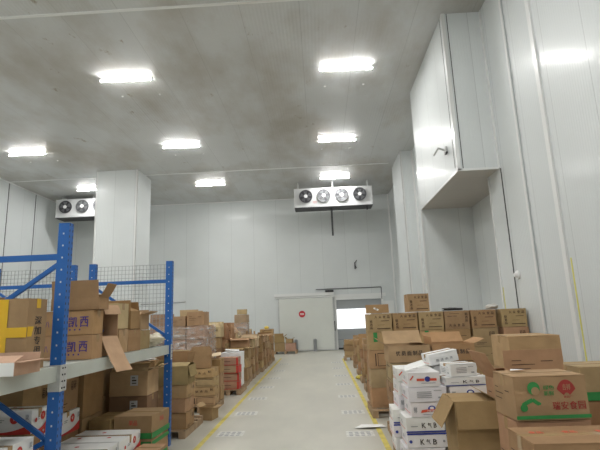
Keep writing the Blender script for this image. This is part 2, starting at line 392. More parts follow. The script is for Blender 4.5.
# ------------------------------------------------------------------ cartons
BROWN = [(.385, .25, .13), (.35, .225, .115), (.425, .285, .155), (.32, .20, .10), (.37, .24, .13)]
PINK = (.39, .25, .16); PALE = (.50, .365, .23)
WHITE = (.80, .80, .79)
SCUFF = {}
def body_mesh(w, d, h, m, jit):
    key = ('b', round(w, 3), round(d, 3), round(h, 3), m.name, jit)
    if key in _T: return _T[key]
    rnd = random.Random(hash((round(w * 100), round(d * 100), round(h * 100), jit)) & 0xffff)
    bm = bmesh.new(); bmesh.ops.create_cube(bm, size=1)
    for v in bm.verts:
        v.co = Vector((v.co.x * w, v.co.y * d, (v.co.z + .5) * h))
    bmesh.ops.subdivide_edges(bm, edges=bm.edges[:], cuts=2, use_grid_fill=True)
    for v in bm.verts:                                                # a used carton: the walls bow, edges sag a touch
        fx, fy, fz = v.co.x / w, v.co.y / d, v.co.z / h - .5
        a = .004 if jit == 0 else .007
        if abs(fx) < .49 and abs(fy) > .49 and abs(fz) < .49: v.co.y += math.copysign(rnd.uniform(-a, a * .3), fy)
        if abs(fy) < .49 and abs(fx) > .49 and abs(fz) < .49: v.co.x += math.copysign(rnd.uniform(-a, a * .3), fx)
        if fz > .49 and (abs(fx) < .49 or abs(fy) < .49): v.co.z -= rnd.uniform(0, a * .8)
        if abs(fx) > .49 and abs(fy) > .49: v.co.x -= math.copysign(rnd.uniform(0, a), fx)
    me = bpy.data.meshes.new('carton_body'); bm.to_mesh(me); bm.free(); me.materials.append(m); _T[key] = me; return me
def slab_mesh(name, w, d, t, m, hinge=False, bend=0.):
    key = (name, round(w, 3), round(d, 3), round(t, 4), m.name, hinge, bend)
    if key in _T: return _T[key]
    p = MB()
    if hinge:                                                         # flap: hinge along X at origin, extends +Z, slight bend
        n = 3; k = 0; pr = []
        for i in range(n + 1):
            a = bend * i / n; z = d * i / n
            pr.append((math.sin(a) * z * .5, z * math.cos(a * .5)))
        for (y0, z0), (y1, z1) in zip(pr, pr[1:]):
            sh = .0
            p.raw([(-w / 2, y0, z0), (w / 2, y0, z0), (w / 2, y0 + t, z0), (-w / 2, y0 + t, z0), (-w / 2 + sh, y1, z1), (w / 2 - sh, y1, z1), (w / 2 - sh, y1 + t, z1), (-w / 2 + sh, y1 + t, z1)],
                  [(0, 1, 5, 4), (2, 3, 7, 6), (0, 4, 7, 3), (1, 2, 6, 5), (0, 3, 2, 1), (4, 5, 6, 7)], m)
    else: p.box(-w / 2, w / 2, -d / 2, d / 2, 0, t, m)
    _T[key] = p.mesh(name); return _T[key]
def shell_mesh(w, d, h, m):
    key = ('shell', round(w, 3), round(d, 3), round(h, 3), m.name)
    if key in _T: return _T[key]
    t = .006; p = MB()
    p.box(-w / 2, w / 2, -d / 2, d / 2, 0, t, m)
    p.box(-w / 2, w / 2, -d / 2, -d / 2 + t, t, h, m); p.box(-w / 2, w / 2, d / 2 - t, d / 2, t, h, m)
    p.box(-w / 2, -w / 2 + t, -d / 2 + t, d / 2 - t, t, h, m); p.box(w / 2 - t, w / 2, -d / 2 + t, d / 2 - t, t, h, m)
    _T[key] = p.mesh('carton_body'); return _T[key]

NC = 0
def carton(x, y, z, w, d, h, rz=0., label='', group=None, col=None, m=CARD, front=None, right=None, left=None, top=None,
           opened=None, detail=2, tape=True, tilt=(0, 0), name=None, tapem=None, tape_dir='x', cat='box'):
    """x,y,z centre of the base. opened = {'f':(angle,len), ...}: 0 straight up, 90 flat outwards, 170 hanging down, -80 folded in"""
    global NC; NC += 1
    rnd = random.Random(NC * 31)
    if col is None: col = BROWN[NC % 5]
    if m is CARD: col = tuple(c * rnd.uniform(.92, 1.07) for c in col)
    name = name or ('white_carton' if m is WBOX else 'cardboard_carton')
    hh = h - .006 if not opened else h
    me = shell_mesh(w, d, h, m) if opened else body_mesh(w, d, hh, m, NC % 3)
    o = link(name, me, None, (x, y, z), (math.radians(tilt[0]), math.radians(tilt[1]), math.radians(rz)), label=label, cat=cat, group=group, color=col)
    if opened:
        hinge = {'f': ((0, -d / 2, h), 0, w), 'b': ((0, d / 2, h), PI, w), 'l': ((-w / 2, 0, h), -PI / 2, d), 'r': ((w / 2, 0, h), PI / 2, d)}
        for k, (ang, ln) in opened.items():
            loc, yaw, wid = hinge[k]
            f = slab_mesh('flap', wid - .012, ln, .004, m, True, .25 if 10 < abs(ang) < 150 else 0)
            fo = link('flap', f, o, loc, color=tuple(min(1, c * 1.06) for c in col))
            fo.rotation_euler = (Matrix.Rotation(yaw, 3, 'Z') @ Matrix.Rotation(math.radians(ang), 3, 'X')).to_euler()
            if k == 'b' and front == 'flap_sticker':
                link('sticker', print_mesh('flap_sticker', wid, ln), fo, (wid / 2, .0065, 0), (0, 0, PI))
    else:
        if detail >= 2:
            for s in (-1, 1):
                if tape_dir == 'x': link('flap', slab_mesh('flap', w - .004, d / 2 - .004, .004, m), o, (0, s * d / 4, hh), color=col)
                else: link('flap', slab_mesh('flap', w / 2 - .004, d - .004, .004, m), o, (s * w / 4, 0, hh), color=col)
        if tape and detail >= 1:
            key = ('tape', round(w, 3), round(d, 3), round(hh, 3), tape_dir, (tapem or TAPE).name)
            if key not in _T:
                p = MB(); tm = tapem or TAPE; q = .024; zt = hh + .0045; dr = min(.07, h * .4)
                if tape_dir == 'x':
                    p.box(-w / 2 - .002, w / 2 + .002, -q, q, zt - .001, zt + .0005, tm)
                    for s in (-1, 1): p.box(s * w / 2 - .0015 + s * .0015, s * w / 2 + .0015 + s * .0015, -q, q, zt - dr, zt, tm)
                else:
                    p.box(-q, q, -d / 2 - .002, d / 2 + .002, zt - .001, zt + .0005, tm)
                    for s in (-1, 1): p.box(-q, q, s * d / 2 - .0015 + s * .0015, s * d / 2 + .0015 + s * .0015, zt - dr, zt, tm)
                _T[key] = p.mesh('packing_tape')
            link('packing_tape', _T[key], o)
    g = .0055
    if front and front != 'flap_sticker': link('printed_marks', print_mesh(front, w, hh), o, (-w / 2, -d / 2 - g, 0))
    if right: link('printed_marks', print_mesh(right, d, hh), o, (w / 2 + g, -d / 2, 0), (0, 0, PI / 2))
    if left: link('printed_marks', print_mesh(left, d, hh), o, (-w / 2 - g, d / 2, 0), (0, 0, -PI / 2))
    if top: link('printed_marks', print_mesh(top, w, d), o, (-w / 2, -d / 2, hh + .0065), (-PI / 2, 0, 0))
    return o

def ordinal(i, n):
    if n == 1: return 'only one'
    if n == 2: return 'upper one' if i else 'lower one'
    if i == n - 1: return 'topmost'
    if i == 0: return 'lowest'
    return {1: 'second from top', 2: 'third from top', 3: 'fourth from top', 4: 'fifth from top', 5: 'sixth from top', 6: 'seventh from top', 7: 'eighth from top'}[n - 1 - i]

def stack(x, y, z0, n, w, d, h, where, adj='brown carton', group=None, jit=.012, rj=2.5, rz=0, fronts=None, rights=None, lefts=None, topkw=None, **k):
    """n cartons on one another; where completes the label"""
    rnd = random.Random(int((x + 50) * 977 + (y + 7) * 131)); z = z0
    for i in range(n):
        hs = h[i] if isinstance(h, (list, tuple)) else h
        kw = dict(k)
        if fronts: kw['front'] = fronts[i % len(fronts)]
        if rights: kw['right'] = rights[i % len(rights)]
        if lefts: kw['left'] = lefts[i % len(lefts)]
        if i == n - 1 and topkw: kw.update(topkw)
        a = adj[i % len(adj)] if isinstance(adj, (list, tuple)) else adj
        carton(x + rnd.uniform(-jit, jit), y + rnd.uniform(-jit, jit), z, w, d, hs - .002, rz + rnd.uniform(-rj, rj),
               label=f'{a}, {ordinal(i, n)} {where}', group=group, **kw)
        z += hs + .001
    return z

# pallets
def pallet(x, y, w, d, label, rz=0):
    r = empty('wooden_pallet', (x, y, 0), (0, 0, math.radians(rz)), label=label, cat='pallet', group='wooden pallets under the stacks')
    nb = max(4, int(d / .19)); key = ('db', round(w, 2)); bw = .10
    if key not in _T: p = MB(); p.box(-w / 2, w / 2, -bw / 2, bw / 2, 0, .02, WOOD); _T[key] = p.mesh('deck_board')
    for i in range(nb): link('deck_board', _T[key], r, (0, -d / 2 + bw / 2 + i * (d - bw) / (nb - 1), .098))
    key = ('st', round(d, 2))
    if key not in _T: p = MB(); p.box(-.045, .045, -d / 2, d / 2, 0, .098, WOOD); _T[key] = p.mesh('stringer')
    for i in range(3): link('stringer', _T[key], r, ((-1 + i) * (w / 2 - .045), 0, 0))
    return r
PZ = .120

# ------------------------------------------------------------------ the building
XL, XR, XR2, YB, YF, HC = -12.5, 3.44, 3.96, 22.5, -6., 7.46
def struct(name, mb, **k): return mb.build(name, kind='structure', **k)
def one(name, args, m, **k):
    p = MB(); p.box(*args, m); return p.build(name, **k)
p = MB(); p.box(XL - .2, 4.2, YF - .2, YB + 2.2, -.2, 0, FLOOR); struct('floor', p)
p = MB(); p.box(XL - .2, 4.2, YF - .2, YB + .2, HC, HC + .2, P_CEIL); struct('ceiling', p)
p = MB(); p.box(XL - .2, XL, YF, YB, 0, HC, P_Y); struct('wall_left', p)
p = MB(); p.box(XL - .2, 4.2, YF - .2, YF, 0, HC, P_X); struct('wall_rear', p)
OX0, OX1, OZ = .66, 3.02, 2.42                                          # dock opening
p = MB(); p.box(XL - .2, OX0, YB, YB + .2, 0, HC, P_X); p.box(OX1, 4.2, YB, YB + .2, 0, HC, P_X); p.box(OX0, OX1, YB, YB + .2, OZ, HC, P_X); struct('wall_back', p)
p = MB(); p.box(XR, XR + .2, YF, 6.48, 0, HC, P_Y); p.box(XR + .02, XR + .2, 6.48, 7.42, 0, HC, P_Y); p.box(XR, XR + .2, 7.42, 8.93, 0, HC, P_Y)
p.box(XR + .2, XR2 + .15, 8.83, 8.93, 0, HC, P_X); p.box(XR2, XR2 + .15, 8.93, 11.6, 0, HC, P_Y)
p.box(2.69, XR2 + .15, 11.6, 11.72, 0, HC, P_X)                           # cross partition behind the recess
p.box(3.63, 3.83, 11.72, YB, 0, HC, P_Y); struct('wall_right', p)
# hanging bulkhead box
BZ = 4.17
p = MB(); x0, x1, y0, y1 = 2.69, XR - .003, 8.37, 11.597
p.poly([(x0, y0, BZ), (x0, y0, HC - .002), (x0, y1, HC - .002), (x0, y1, BZ)], P_Y)
p.poly([(x0, y0, BZ), (x1, y0, BZ), (x1, y0, HC - .002), (x0, y0, HC - .002)], P_COL)
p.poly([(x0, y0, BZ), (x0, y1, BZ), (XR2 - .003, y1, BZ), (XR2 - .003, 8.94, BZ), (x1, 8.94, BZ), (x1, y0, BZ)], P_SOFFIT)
bulk = p.build('bulkhead_box', label='large white panelled box hanging high on the right wall, open floor below', cat='bulkhead')
p = MB()
p.box(x0 - .012, x0 + .05, y0 - .014, y0 - .001, BZ, HC - .002, ALU); p.box(x0 - .014, x0 - .001, y0 - .012, y0 + .05, BZ, HC - .002, ALU)
p.build('corner_trim', bulk)
p = MB(); p.box(x0 - .014, x0 - .001, y0, y1, BZ - .012, BZ + .03, ALU); p.box(x0 - .012, x1, y0 - .014, y0 - .001, BZ - .012, BZ + .03, ALU); p.build('bottom_trim', bulk)
p = MB(); p.box(x0 + .085, x0 + .10, y0 - .005, y0 - .001, BZ + .04, HC - .01, DARKSEAL); p.box(x0 - .005, x0 - .001, y0 + .16, y0 + .175, BZ + .1, HC - .01, DARKSEAL); p.build('sealed_joint', bulk)
# pipe stub on the bulkhead's aisle side
r = empty('pipe_bracket', (2.675, 8.95, 4.78), label='short pipe bracket sticking out of the hanging bulkhead box, lower side', cat='bracket')
p = MB(); p.cyl((0, -.0, 0), (-.16, -.02, .05), .02, GALV); p.cyl((-.16, -.02, .05), (-.20, .20, -.02), .02, GALV); p.build('pipe', r)
p = MB(); p.box(-.03, -.001, -.07, .07, -.07, .07, GALV); p.build('mounting_plate', r); p = MB(); p.box(-.06, -.03, -.20, -.08, -.12, -.09, BLACKP); p.bar((-.03, 0, -.03), (-.05, -.14, -.10), .015, .015, BLACKP); p.build('valve_lever', r)
# columns
def column(x0, x1, y0, y1, lab, mx=P_COL):
    p = MB(); p.box(x0, x1, y0, y1, 0, HC - .002, mx)
    o = p.build('boxed_column', label=lab, cat='column')
    for cx, sx in ((x0, -1), (x1, 1)):
        q = MB(); q.box(min(cx - sx * .05, cx + sx * .012), max(cx - sx * .05, cx + sx * .012), y0 - .012, y0 - .001, 0, HC - .004, TRIMW)
        q.box(min(cx + sx * .001, cx + sx * .012), max(cx + sx * .001, cx + sx * .012), y0 - .012, y0 + .05, 0, HC - .004, TRIMW); q.build('corner_trim', o)
    return o
column(-8.47, -6.86, 16.85, 18.28, 'wide white panelled column standing free in front of the back wall')
column(3.18, 3.62, 16.3, 18.27, 'narrow white panelled column against the right wall near the dock door')
# trims
n = [0]
def trim(args, m=ALU):
    n[0] += 1; p = MB(); p.box(*args, m); return p.build('trim_%d' % n[0], kind='structure')
trim((XL, XR - .01, 7.62, 7.68, HC - .02, HC)); trim((XL, 2.95, 17.56, 17.63, HC - .02, HC)); trim((XL, XR - .01, -2.4, -2.34, HC - .02, HC))
trim((XR - .03, XR - .001, 6.46, 6.56, 0, HC - .002), TRIMW)
trim((XR - .012, XR - .001, 8.28, 8.30, 0, BZ - .02), DARKSEAL); trim((XR - .02, XR - .001, 8.30, 8.37, BZ, HC - .01), ALU)
trim((XR - .02, XR - .001, 7.40, 7.45, 0, HC - .002), TRIMW)
trim((XR - .015, XR - .001, 8.90, 8.945, 0, BZ - .02), TRIMW)
trim((XL, OX0 - .1, YB - .03, YB, HC - .04, HC), ALU); trim((3.57, 3.63, YB - .07, YB, 0, HC), ALU); trim((XL, XL + .03, YF, YB, HC - .05, HC), ALU)
trim((2.66, 2.70, 11.585, 11.60, 0, BZ - .03), TRIMW); trim((3.585, 3.63, 16.24, 16.30, 0, HC), ALU)
trim((XL + .001, XL + .012, 17.6, 17.63, 0, HC - .06), DARKSEAL); trim((XL + .001, XL + .012, 19.4, 19.43, 0, HC - .06), DARKSEAL)
p = MB(); p.box(XR - .004, XR - .001, 6.385, 6.415, .02, 2.25, PYEL)
p.build('wall_tape', label='yellow tape strip running up the right wall beside the white corner trim', cat='tape')
p = MB(); p.box(XR - .004, XR - .001, 8.85, 8.88, .02, 2.0, PYEL)
p.build('wall_tape', label='short yellow tape strip at the wall edge beside the recess', cat='tape')

# alarm bell, small fixtures
r = empty('alarm_button', (XR, 8.13, 2.17), label='small round white alarm button on the right wall', cat='alarm')
p = MB(); p.cyl((0, 0, 0), (-.03, 0, 0), .075, WHITEP, 20); p.build('base_plate', r); p = MB(); p.cyl((-.03, 0, 0), (-.07, 0, 0), .055, WHITEP, 20, .035); p.build('button', r)
r = empty('wall_fitting', (1.76, YB, 3.96), label='small black cable bracket high on the back wall right of the door', cat='bracket')
p = MB(); p.box(-.03, .03, -.08, -.001, -.18, .14, GRILLE); p.build('bracket_plate', r)
p = MB(); p.bar((0, -.08, .1), (.10, -.14, .24), .03, .03, BLACKP); p.bar((0, -.08, 0), (.07, -.14, -.16), .02, .02, BLACKP); p.build('bracket_arm', r)

# ------------------------------------------------------------------ lamps
def lamp_meshes():
    h = MB(); h.box(-.60, .60, -.014, .014, -.024, 0, WHITEP)
    c = MB(); c.box(-.012, .012, -.03, .03, -.07, .0, WHITEP)
    t = MB(); a, b, c_ = .022, .013, .014                             # flat diffuser below, dim sloping sides above it
    t.poly([(-.61, -a, -b), (-.61, a, -b), (.61, a, -b), (.61, -a, -b)], LUMIN)
    for sg in (-1, 1): t.poly([(-.61, sg * a, -b), (-.61, sg * c_, c_), (.61, sg * c_, c_), (.61, sg * a, -b)][::sg], LUMDIM)
    t.poly([(-.61, -c_, c_), (.61, -c_, c_), (.61, c_, c_), (-.61, c_, c_)], WHITEP)
    for sx in (-.61, .61): t.poly([(sx, -a, -b), (sx, a, -b), (sx, c_, c_), (sx, -c_, c_)][::(1 if sx > 0 else -1)], WHITEP)
    k = MB(); k.cyl((0, 0, .0005), (0, 0, .0445), .006, GALV, 6)
    return h.mesh('lamp_housing'), c.mesh('end_cap'), t.mesh('led_tube'), k.mesh('hanger_rod')
LM = lamp_meshes()
names = {(-4.45, 10.05): 'left lamp of the front pair on the ceiling', (.87, 10.12): 'right lamp of the front pair on the ceiling',
         (-4.45, 14.55): 'lamp in the left row, between the other two', (.80, 14.7): 'lamp in the right row, in front of the four fan cooler',
         (-9.75, 14.5): 'lamp at the far left of the ceiling', (-4.55, 19.15): 'hindmost lamp in the left row, nearest the back wall',
         (.85, 19.0): 'lamp just in front of the four fan cooler', (-9.75, 19.0): 'hindmost lamp beside the wide column at left'}
behind = 0
for lx in (-9.75, -4.45, .85):
    for ly in (-3.4, 1.0, 5.5, 10.05, 14.6, 19.1):
        key = min(names, key=lambda q: (q[0] - lx) ** 2 + (q[1] - ly) ** 2)
        if (key[0] - lx) ** 2 + (key[1] - ly) ** 2 < .2: x, y = key; lb = 'bare LED tube, ' + names[key]
        else:
            x, y = lx, ly; lb = 'bare LED tube lamp on the ceiling, outside the view'
        r = empty('ceiling_lamp', (x, y, HC - .045), (0, 0, math.radians(1.5)), label=lb, cat='lamp', group='LED tube lamps on the ceiling')
        link('housing', LM[0], r)
        link('tube', LM[2], r, (0, 0, -.040))
        for s in (-1, 1): link('end_cap', LM[1], r, (s * .622, 0, 0)); link('hanger_rod', LM[3], r, (s * .4, 0, 0))

CAPM = MB(); CAPM.cyl((0, 0, 0), (0, 0, -.02), .035, WHITEP, 12, .02); CAPM = CAPM.mesh('ceiling_bolt_cover')
for (x, y), lb in names.items():
    if y > 18: continue
    for s, sd in ((-.5, 'left'), (.5, 'right')):
        link('ceiling_bolt_cover', CAPM, None, (x + s, y + .95, HC - .001), label='white bolt cover, %s one behind the %s' % (sd, lb.replace(' on the ceiling', '').replace('in front of the four fan cooler', 'before the cooler')), cat='cover', group='small white bolt covers on the ceiling')
# ------------------------------------------------------------------ unit coolers
def cooler(x0, x1, y, z0, z1, nf, dark, lab, pitch, first):
    w = x1 - x0; h = z1 - z0; D = .75
    r = empty('unit_cooler', (x0, y, z0), label=lab, cat='air cooler')
    p = MB(); p.box(0, w, 0, .03, .09, h, COOLER); p.box(0, .03, .03, D, .09, h, COOLER); p.box(w - .03, w, .03, D, .09, h, COOLER); p.box(.03, w - .03, .03, D, h - .03, h, COOLER); p.build('casing', r)
    p = MB(); p.box(.04, w - .04, D - .10, D - .02, .12, h - .05, BLADE); p.build('coil', r)
    p = MB(); p.box(-.01, w + .01, -.02, D, 0, .088, COOLER)
    p.box(-.005, w + .005, -.015, D - .01, -.03, -.001, BLACKP); p.build('drip_tray', r)
    for s in (.15, w / 2, w - .15): p = MB(); p.box(s - .03, s + .03, .2, .5, h + .001, HC - z0 - .001, GALV); p.build('hanger', r)
    for s in (-.012, w + .002): p = MB(); p.box(s, s + .01, -.01, D, .1, h + .01, ALU); p.build('side_edge', r)
    for i in range(nf):
        cx = first + pitch * i; cz = .09 + (h - .09) * .52; dk = dark[i]
        f = MB(); f.cyl((cx, -.001, cz), (cx, -.035, cz), .285, BLADE if dk else GRILLE, 32)
        fo = f.build('fan', r)
        g = MB(); mm = GRILLE if dk else GRILLEL
        for R_ in (.09, .13, .17, .21, .25, .28): g.ring((cx, -.065, cz), R_, .0065 if R_ < .28 else .012, mm)
        for k in range(8):
            a = PI * k / 8; g.bar((cx - .28 * math.cos(a), -.06, cz - .28 * math.sin(a)), (cx + .28 * math.cos(a), -.06, cz + .28 * math.sin(a)), .006, .006, mm)
        g.build('fan_guard', fo)
        b = MB()
        for k in range(5):
            a = 2 * PI * k / 5 + i * .4; ca, sa = math.cos(a), math.sin(a); cb, sb = math.cos(a + .75), math.sin(a + .75)
            b.poly([(cx + .08 * ca, -.037, cz + .08 * sa), (cx + .25 * ca, -.037, cz + .25 * sa), (cx + .25 * cb, -.055, cz + .25 * sb), (cx + .08 * cb, -.05, cz + .08 * sb)], BLADEL)
        b.build('fan_blades', fo)
        q = MB(); q.cyl((cx, -.066, cz), (cx, -.085, cz), .08, WHITEP, 20); q.build('hub', fo)
    return r, w, h
c, w, h = cooler(-.93, 2.46, 19.55, 6.27, 7.12, 4, (1, 0, 0, 1), 'wide white ceiling cooler with four round fans near the back wall', .785, .50)
p = MB(); put_text(p, '冷王', .80, .98, .16, .26, RED, -.003); p.build('printed_marks', c)
p = MB(); p.cyl((1.61, .3, -.04), (1.61, .3, -1.25), .042, BLACKP, 10); p.build('drain_pipe', c)
p = MB(); p.cyl((3.15, .1, -.04), (3.15, .1, -.20), .035, BLACKP, 10); p.build('pipe_stub', c)
c, w, h = cooler(-11.85, -8.6, 19.95, 6.42, 7.27, 4, (1, 0, 0, 1), 'white ceiling cooler at far left, partly hidden by the wide column', .785, .44)

# ------------------------------------------------------------------ back doors
r = empty('sliding_door', (-1.98, YB, 0), label='tall white sliding cold room door with round red sign on back wall', cat='door')
p = MB(); p.box(0, 2.55, -.18, -.06, .02, 2.46, DOORP); p.build('door_panel', r)
p = MB(); p.box(-.05, 0, -.19, -.05, .02, 2.46, GALV); p.box(2.55, 2.60, -.19, -.05, .02, 2.46, GALV); p.box(0, 2.55, -.19, -.05, .02, .06, GALV); p.build('edge_frame', r)
p = MB(); p.cyl((2.615, -.20, .9), (2.615, -.20, 1.35), .02, BLACKP); p.build('handle', r)
r2 = empty('door_track', (-2.2, YB, 2.5), label='white overhead track box above the sliding door', cat='door track')
p = MB(); p.box(0, 2.85, -.22, -.001, .06, .20, TRIMW); p.build('track_cover', r2)
p = MB(); p.box(0.05, 2.95, -.16, -.001, -.02, .05, ALU); p.build('rail', r2)
p = MB(); p.box(2.45, 2.85, -.26, -.03, .205, .30, BLACKP); p.build('drive_motor', r2)
p = MB(); p.cyl((2.0, -.05, .36), (5.15, -.05, .36), .018, GRILLE); p.cyl((5.15, -.05, .36), (5.15, -.05, -.2), .018, GRILLE); p.build('guide_rod', r2)
r = empty('round_sign', (-.90, YB - .182, 1.72), label='round red sign in the middle of the white sliding door', cat='sign')
p = MB(); p.cyl((0, 0, 0), (0, -.01, 0), .155, mat('red_sign', (.55, .02, .035), rough=.4), 32); p.build('disc', r)
p = MB(); p.box(-.095, .095, -.016, -.0115, -.035, .035, PAPER); put_text(p, '请关门', -.085, .085, -.024, .024, RED, -.017); p.build('printed_marks', r)
# dock door
p = MB(); p.box(OX0, OX0 + .10, YB - .05, YB + .15, 0, OZ, TRIMW); p.box(OX1 - .1, OX1, YB - .05, YB + .15, 0, OZ, TRIMW)
p.box(OX0 - .06, OX1 + .12, YB - .06, YB - .001, OZ, OZ + .16, TRIMW); p.box(OX0 + .10, OX1 - .1, YB - .03, YB + .15, OZ - .1, OZ, ALU); p.build('door_frame_1', kind='structure')
r = empty('door_1', (OX0 + .1, YB + .06, 0), kind='structure')
p = MB(); W = OX1 - OX0 - .2
for a, b in ((.03, .46), (.47, .95), (1.88, 2.32)): p.box(0, W, 0, .05, a, b, DOCK)
p.box(0, W, .01, .05, .95, 1.88, DOCK); p.build('door_panel', r)
p = MB(); p.box(.0, 1.62, -.03, -.001, .96, 1.88, mat('white_glow_panel', (.9, .9, .92), rough=.5, emit=(.95, .97, 1), estr=.55)); p.build('glowing_panel', r)  # plain white board, mild glow added to make it look bright
p = MB(); p.box(0, W, -.012, .01, .02, .09, BLACKP); p.build('bottom_seal', r)
p = MB(); p.box(2.95, 3.5, YB - .03, YB - .001, 1.0, 2.2, TRIMW); p.build('control_panel', label='plain white cover panel on the back wall right of dock door', cat='panel')
for i, (bx, lb) in enumerate(((-1.22, 'left'), (-.33, 'right'))):
    r = empty('floor_bollard', (bx, YB - .35, 0), label=f'short grey steel post before the sliding door, {lb} one of two', cat='post', group='short posts before the sliding door')
    p = MB(); p.cyl((0, 0, 0), (0, 0, .53), .075, BOLL, 14); p.cyl((0, 0, .53), (0, 0, .56), .075, BOLL, 14, .05); p.build('post', r); p = MB(); p.box(-.1, .1, -.1, .1, 0, .012, GALV); p.build('base_plate', r)

# ------------------------------------------------------------------ floor markings
for x, nm, lb in ((-1.66, 0, 'left'), (.74, 1, 'right')):
    p = MB(); y = 2.
    while y < (18.6 if x < 0 else 17.5):                                # worn painted line
        p.poly([(x - .035, y, .002), (x + .035, y, .002), (x + .035, y + .99, .002), (x - .035, y + .99, .002)], YPAINT); y += 1.0
    p.build('floor_line', label=f'yellow painted line along the floor, {lb} side of the aisle', cat='floor marking')
def mark_mesh():
    p = MB(); W_ = .19; H_ = .15
    p.poly([(-W_, -H_, .003), (W_, -H_, .003), (W_, H_, .003), (-W_, H_, .003)], mat('worn_white_paint', (.62, .62, .58), rough=.6, noise=.2, nscale=14))
    k = GREY
    for i in range(4):
        for j in range(3):
            a = -.15 + i * .08; b = -.11 + j * .08
            p.poly([(a, b, .0042), (a + .05, b, .0042), (a + .05, b + .045, .0042), (a, b + .045, .0042)], k)
    return p.mesh('floor_label')
FM = mark_mesh()
nthw = ['nearest', 'second', 'third', 'fourth', 'fifth', 'sixth', 'seventh']
for i, y in enumerate((6.95, 8.35, 9.8, 11.3, 12.9, 14.6, 16.6)):
    link('floor_label', FM, None, (-1.36, y, 0), label=f'worn white stencilled floor marking beside left yellow line, {nthw[i]} from the camera', cat='floor marking', group='white markings by the left yellow line')
for i, y in enumerate((6.75, 8.2, 9.75, 11.4, 13.0, 14.8, 16.6)):
    link('floor_label', FM, None, (.46, y, 0), label=f'worn white stencilled floor marking beside right yellow line, {nthw[i]} from the camera', cat='floor marking', group='white markings by the right yellow line')

def crumple(name, w, d, h, m, seed, sub=4, rough=.25, flat=.0, loc=(0, 0, 0), rot=(0, 0, 0), parent=None, **k):
    rnd = random.Random(seed); bm = bmesh.new(); bmesh.ops.create_icosphere(bm, subdivisions=sub, radius=1)
    from mathutils import noise
    off = Vector((rnd.random() * 9, rnd.random() * 9, rnd.random() * 9))
    for v in bm.verts:
        c = v.co.copy(); q = noise.noise(c * 1.6 + off) * rough + noise.noise(c * 4.2 + off) * rough * .5
        c = c * (1 + q); z = c.z
        v.co = Vector((c.x * w / 2, c.y * d / 2, max(z, -.75) * h / 2 + h * .375))
    me = bpy.data.meshes.new(name); bm.to_mesh(me); bm.free(); me.materials.append(m)
    for f in me.polygons: f.use_smooth = True
    return link(name, me, parent, loc, rot, **k)
# loose sheet on the floor by the right line
p = MB(); p.poly([(-.22, -.08, .01), (.02, -.13, .03), (.25, -.05, .008), (.05, .02, .035)], PAPER); p.poly([(-.22, -.08, .01), (.05, .02, .035), (.2, .12, .01), (-.1, .1, .02)], PAPER)
p.poly([(.05, .02, .035), (.25, -.05, .008), (.2, .12, .01)], PAPER)
p.build('loose_sheet', loc=(.62, 7.12, 0), label='crumpled white packing sheet lying on the right yellow line', cat='sheet')

# ------------------------------------------------------------------ pallet racks (left)
RX0, RX1, RY0, RY1, RH = -3.2, -2.1, 3.7, 6.4, 2.44
def rack(x0, x1, ys, lab, mesh_at, flips, bz=1.29):
    r = empty('storage_rack', (x0, ys[0], 0), label=lab, cat='rack', group='blue storage racks')
    D = x1 - x0
    key = 'post'; 
    if key not in _T:
        p = MB(); W_ = .045
        p.box(-W_, W_, -.035, .035, .006, RH, POST); _T[key] = p.mesh('post')
        p = MB(); p.box(-.075, .075, -.06, .06, 0, .006, GALV); _T['foot'] = p.mesh('foot_plate')
    for y, fl in zip(ys, flips):
        Y = y - ys[0]
        for X in (0, D):
            po = link('post', _T['post'], r, (X, Y, 0)); link('foot_plate', _T['foot'], po)
        def brace(z0, z1, nm='brace', t=.035):
            p = MB(); p.bar((.045, 0, z0), (D - .045, 0, z1), .025, t, RACKBLUE_SOLID); p.build(nm, r, (0, Y, 0))
        brace(2.16, 2.16, 'horizontal_brace', .05); brace(.18, .18, 'horizontal_brace', .05)
        z = (2.10, 1.42, .74, .24)
        a, b = (z[1], z[0]) if fl else (z[0], z[1])
        brace(a, b); 
        if fl: brace(z[1], z[2]); brace(z[3], z[2])
        else: brace(z[2], z[1]); brace(z[2], z[3])
    for X in (0, D):
        for ya, yb in zip(ys, ys[1:]):
            p = MB(); s = 1 if X else -1
            p.box(X - .022, X + .022, ya - ys[0] + .037, yb - ys[0] - .037, bz - .115, bz, BEAMGREY); bo = p.build('beam', r)
            for yy, sg in ((ya - ys[0] + .037, 1), (yb - ys[0] - .037, -1)):
                q = MB(); q.box(X + s * .047, X + s * .052, yy - sg * .036, yy + sg * .012, bz - .19, bz + .01, GALV)
                if sg > 0: q.box(X - .046, X + .046, yy - .0785, yy - .0745, bz - .19, bz + .009, GALV)
                for k in range(4): q.cyl((X + s * .052, yy - sg * .020, bz - .165 + k * .05), (X + s * .056, yy - sg * .020, bz - .165 + k * .05), .007, BLACKP, 8)
                q.build('beam_connector', bo)
    for ya, yb in zip(ys, ys[1:]):
        p = MB(); p.box(.024, D - .024, ya - ys[0] + .05, yb - ys[0] - .05, bz - .03, bz - .004, BEAMGREY); p.build('shelf_deck', r)
    if mesh_at is not None:
        Y = mesh_at - ys[0]; p = MB(); za, zb = 1.30, 2.40; t = .0045
        k = int(D / .055)
        for i in range(k + 1): X = .04 + (D - .08) * i / k; p.box(X - t / 2, X + t / 2, Y + .038, Y + .038 + t, za, zb, MESHW)
        k = int((zb - za) / .055)
        for i in range(k + 1): z = za + (zb - za) * i / k; p.box(.04, D - .04, Y + .038 + t, Y + .038 + 2 * t, z - t / 2, z + t / 2, MESHW)
        p.build('wire_mesh_panel', r)
    return r
FIRST_RACK = rack(RX0, RX1, (1.0, RY0, RY1), 'blue steel pallet rack with grey shelf beam along the left of the aisle', RY1, (True, True, False))
rack(-4.62, -3.49, (RY0, RY1), 'second blue pallet rack standing back to back behind the aisle rack', RY1, (True, False))
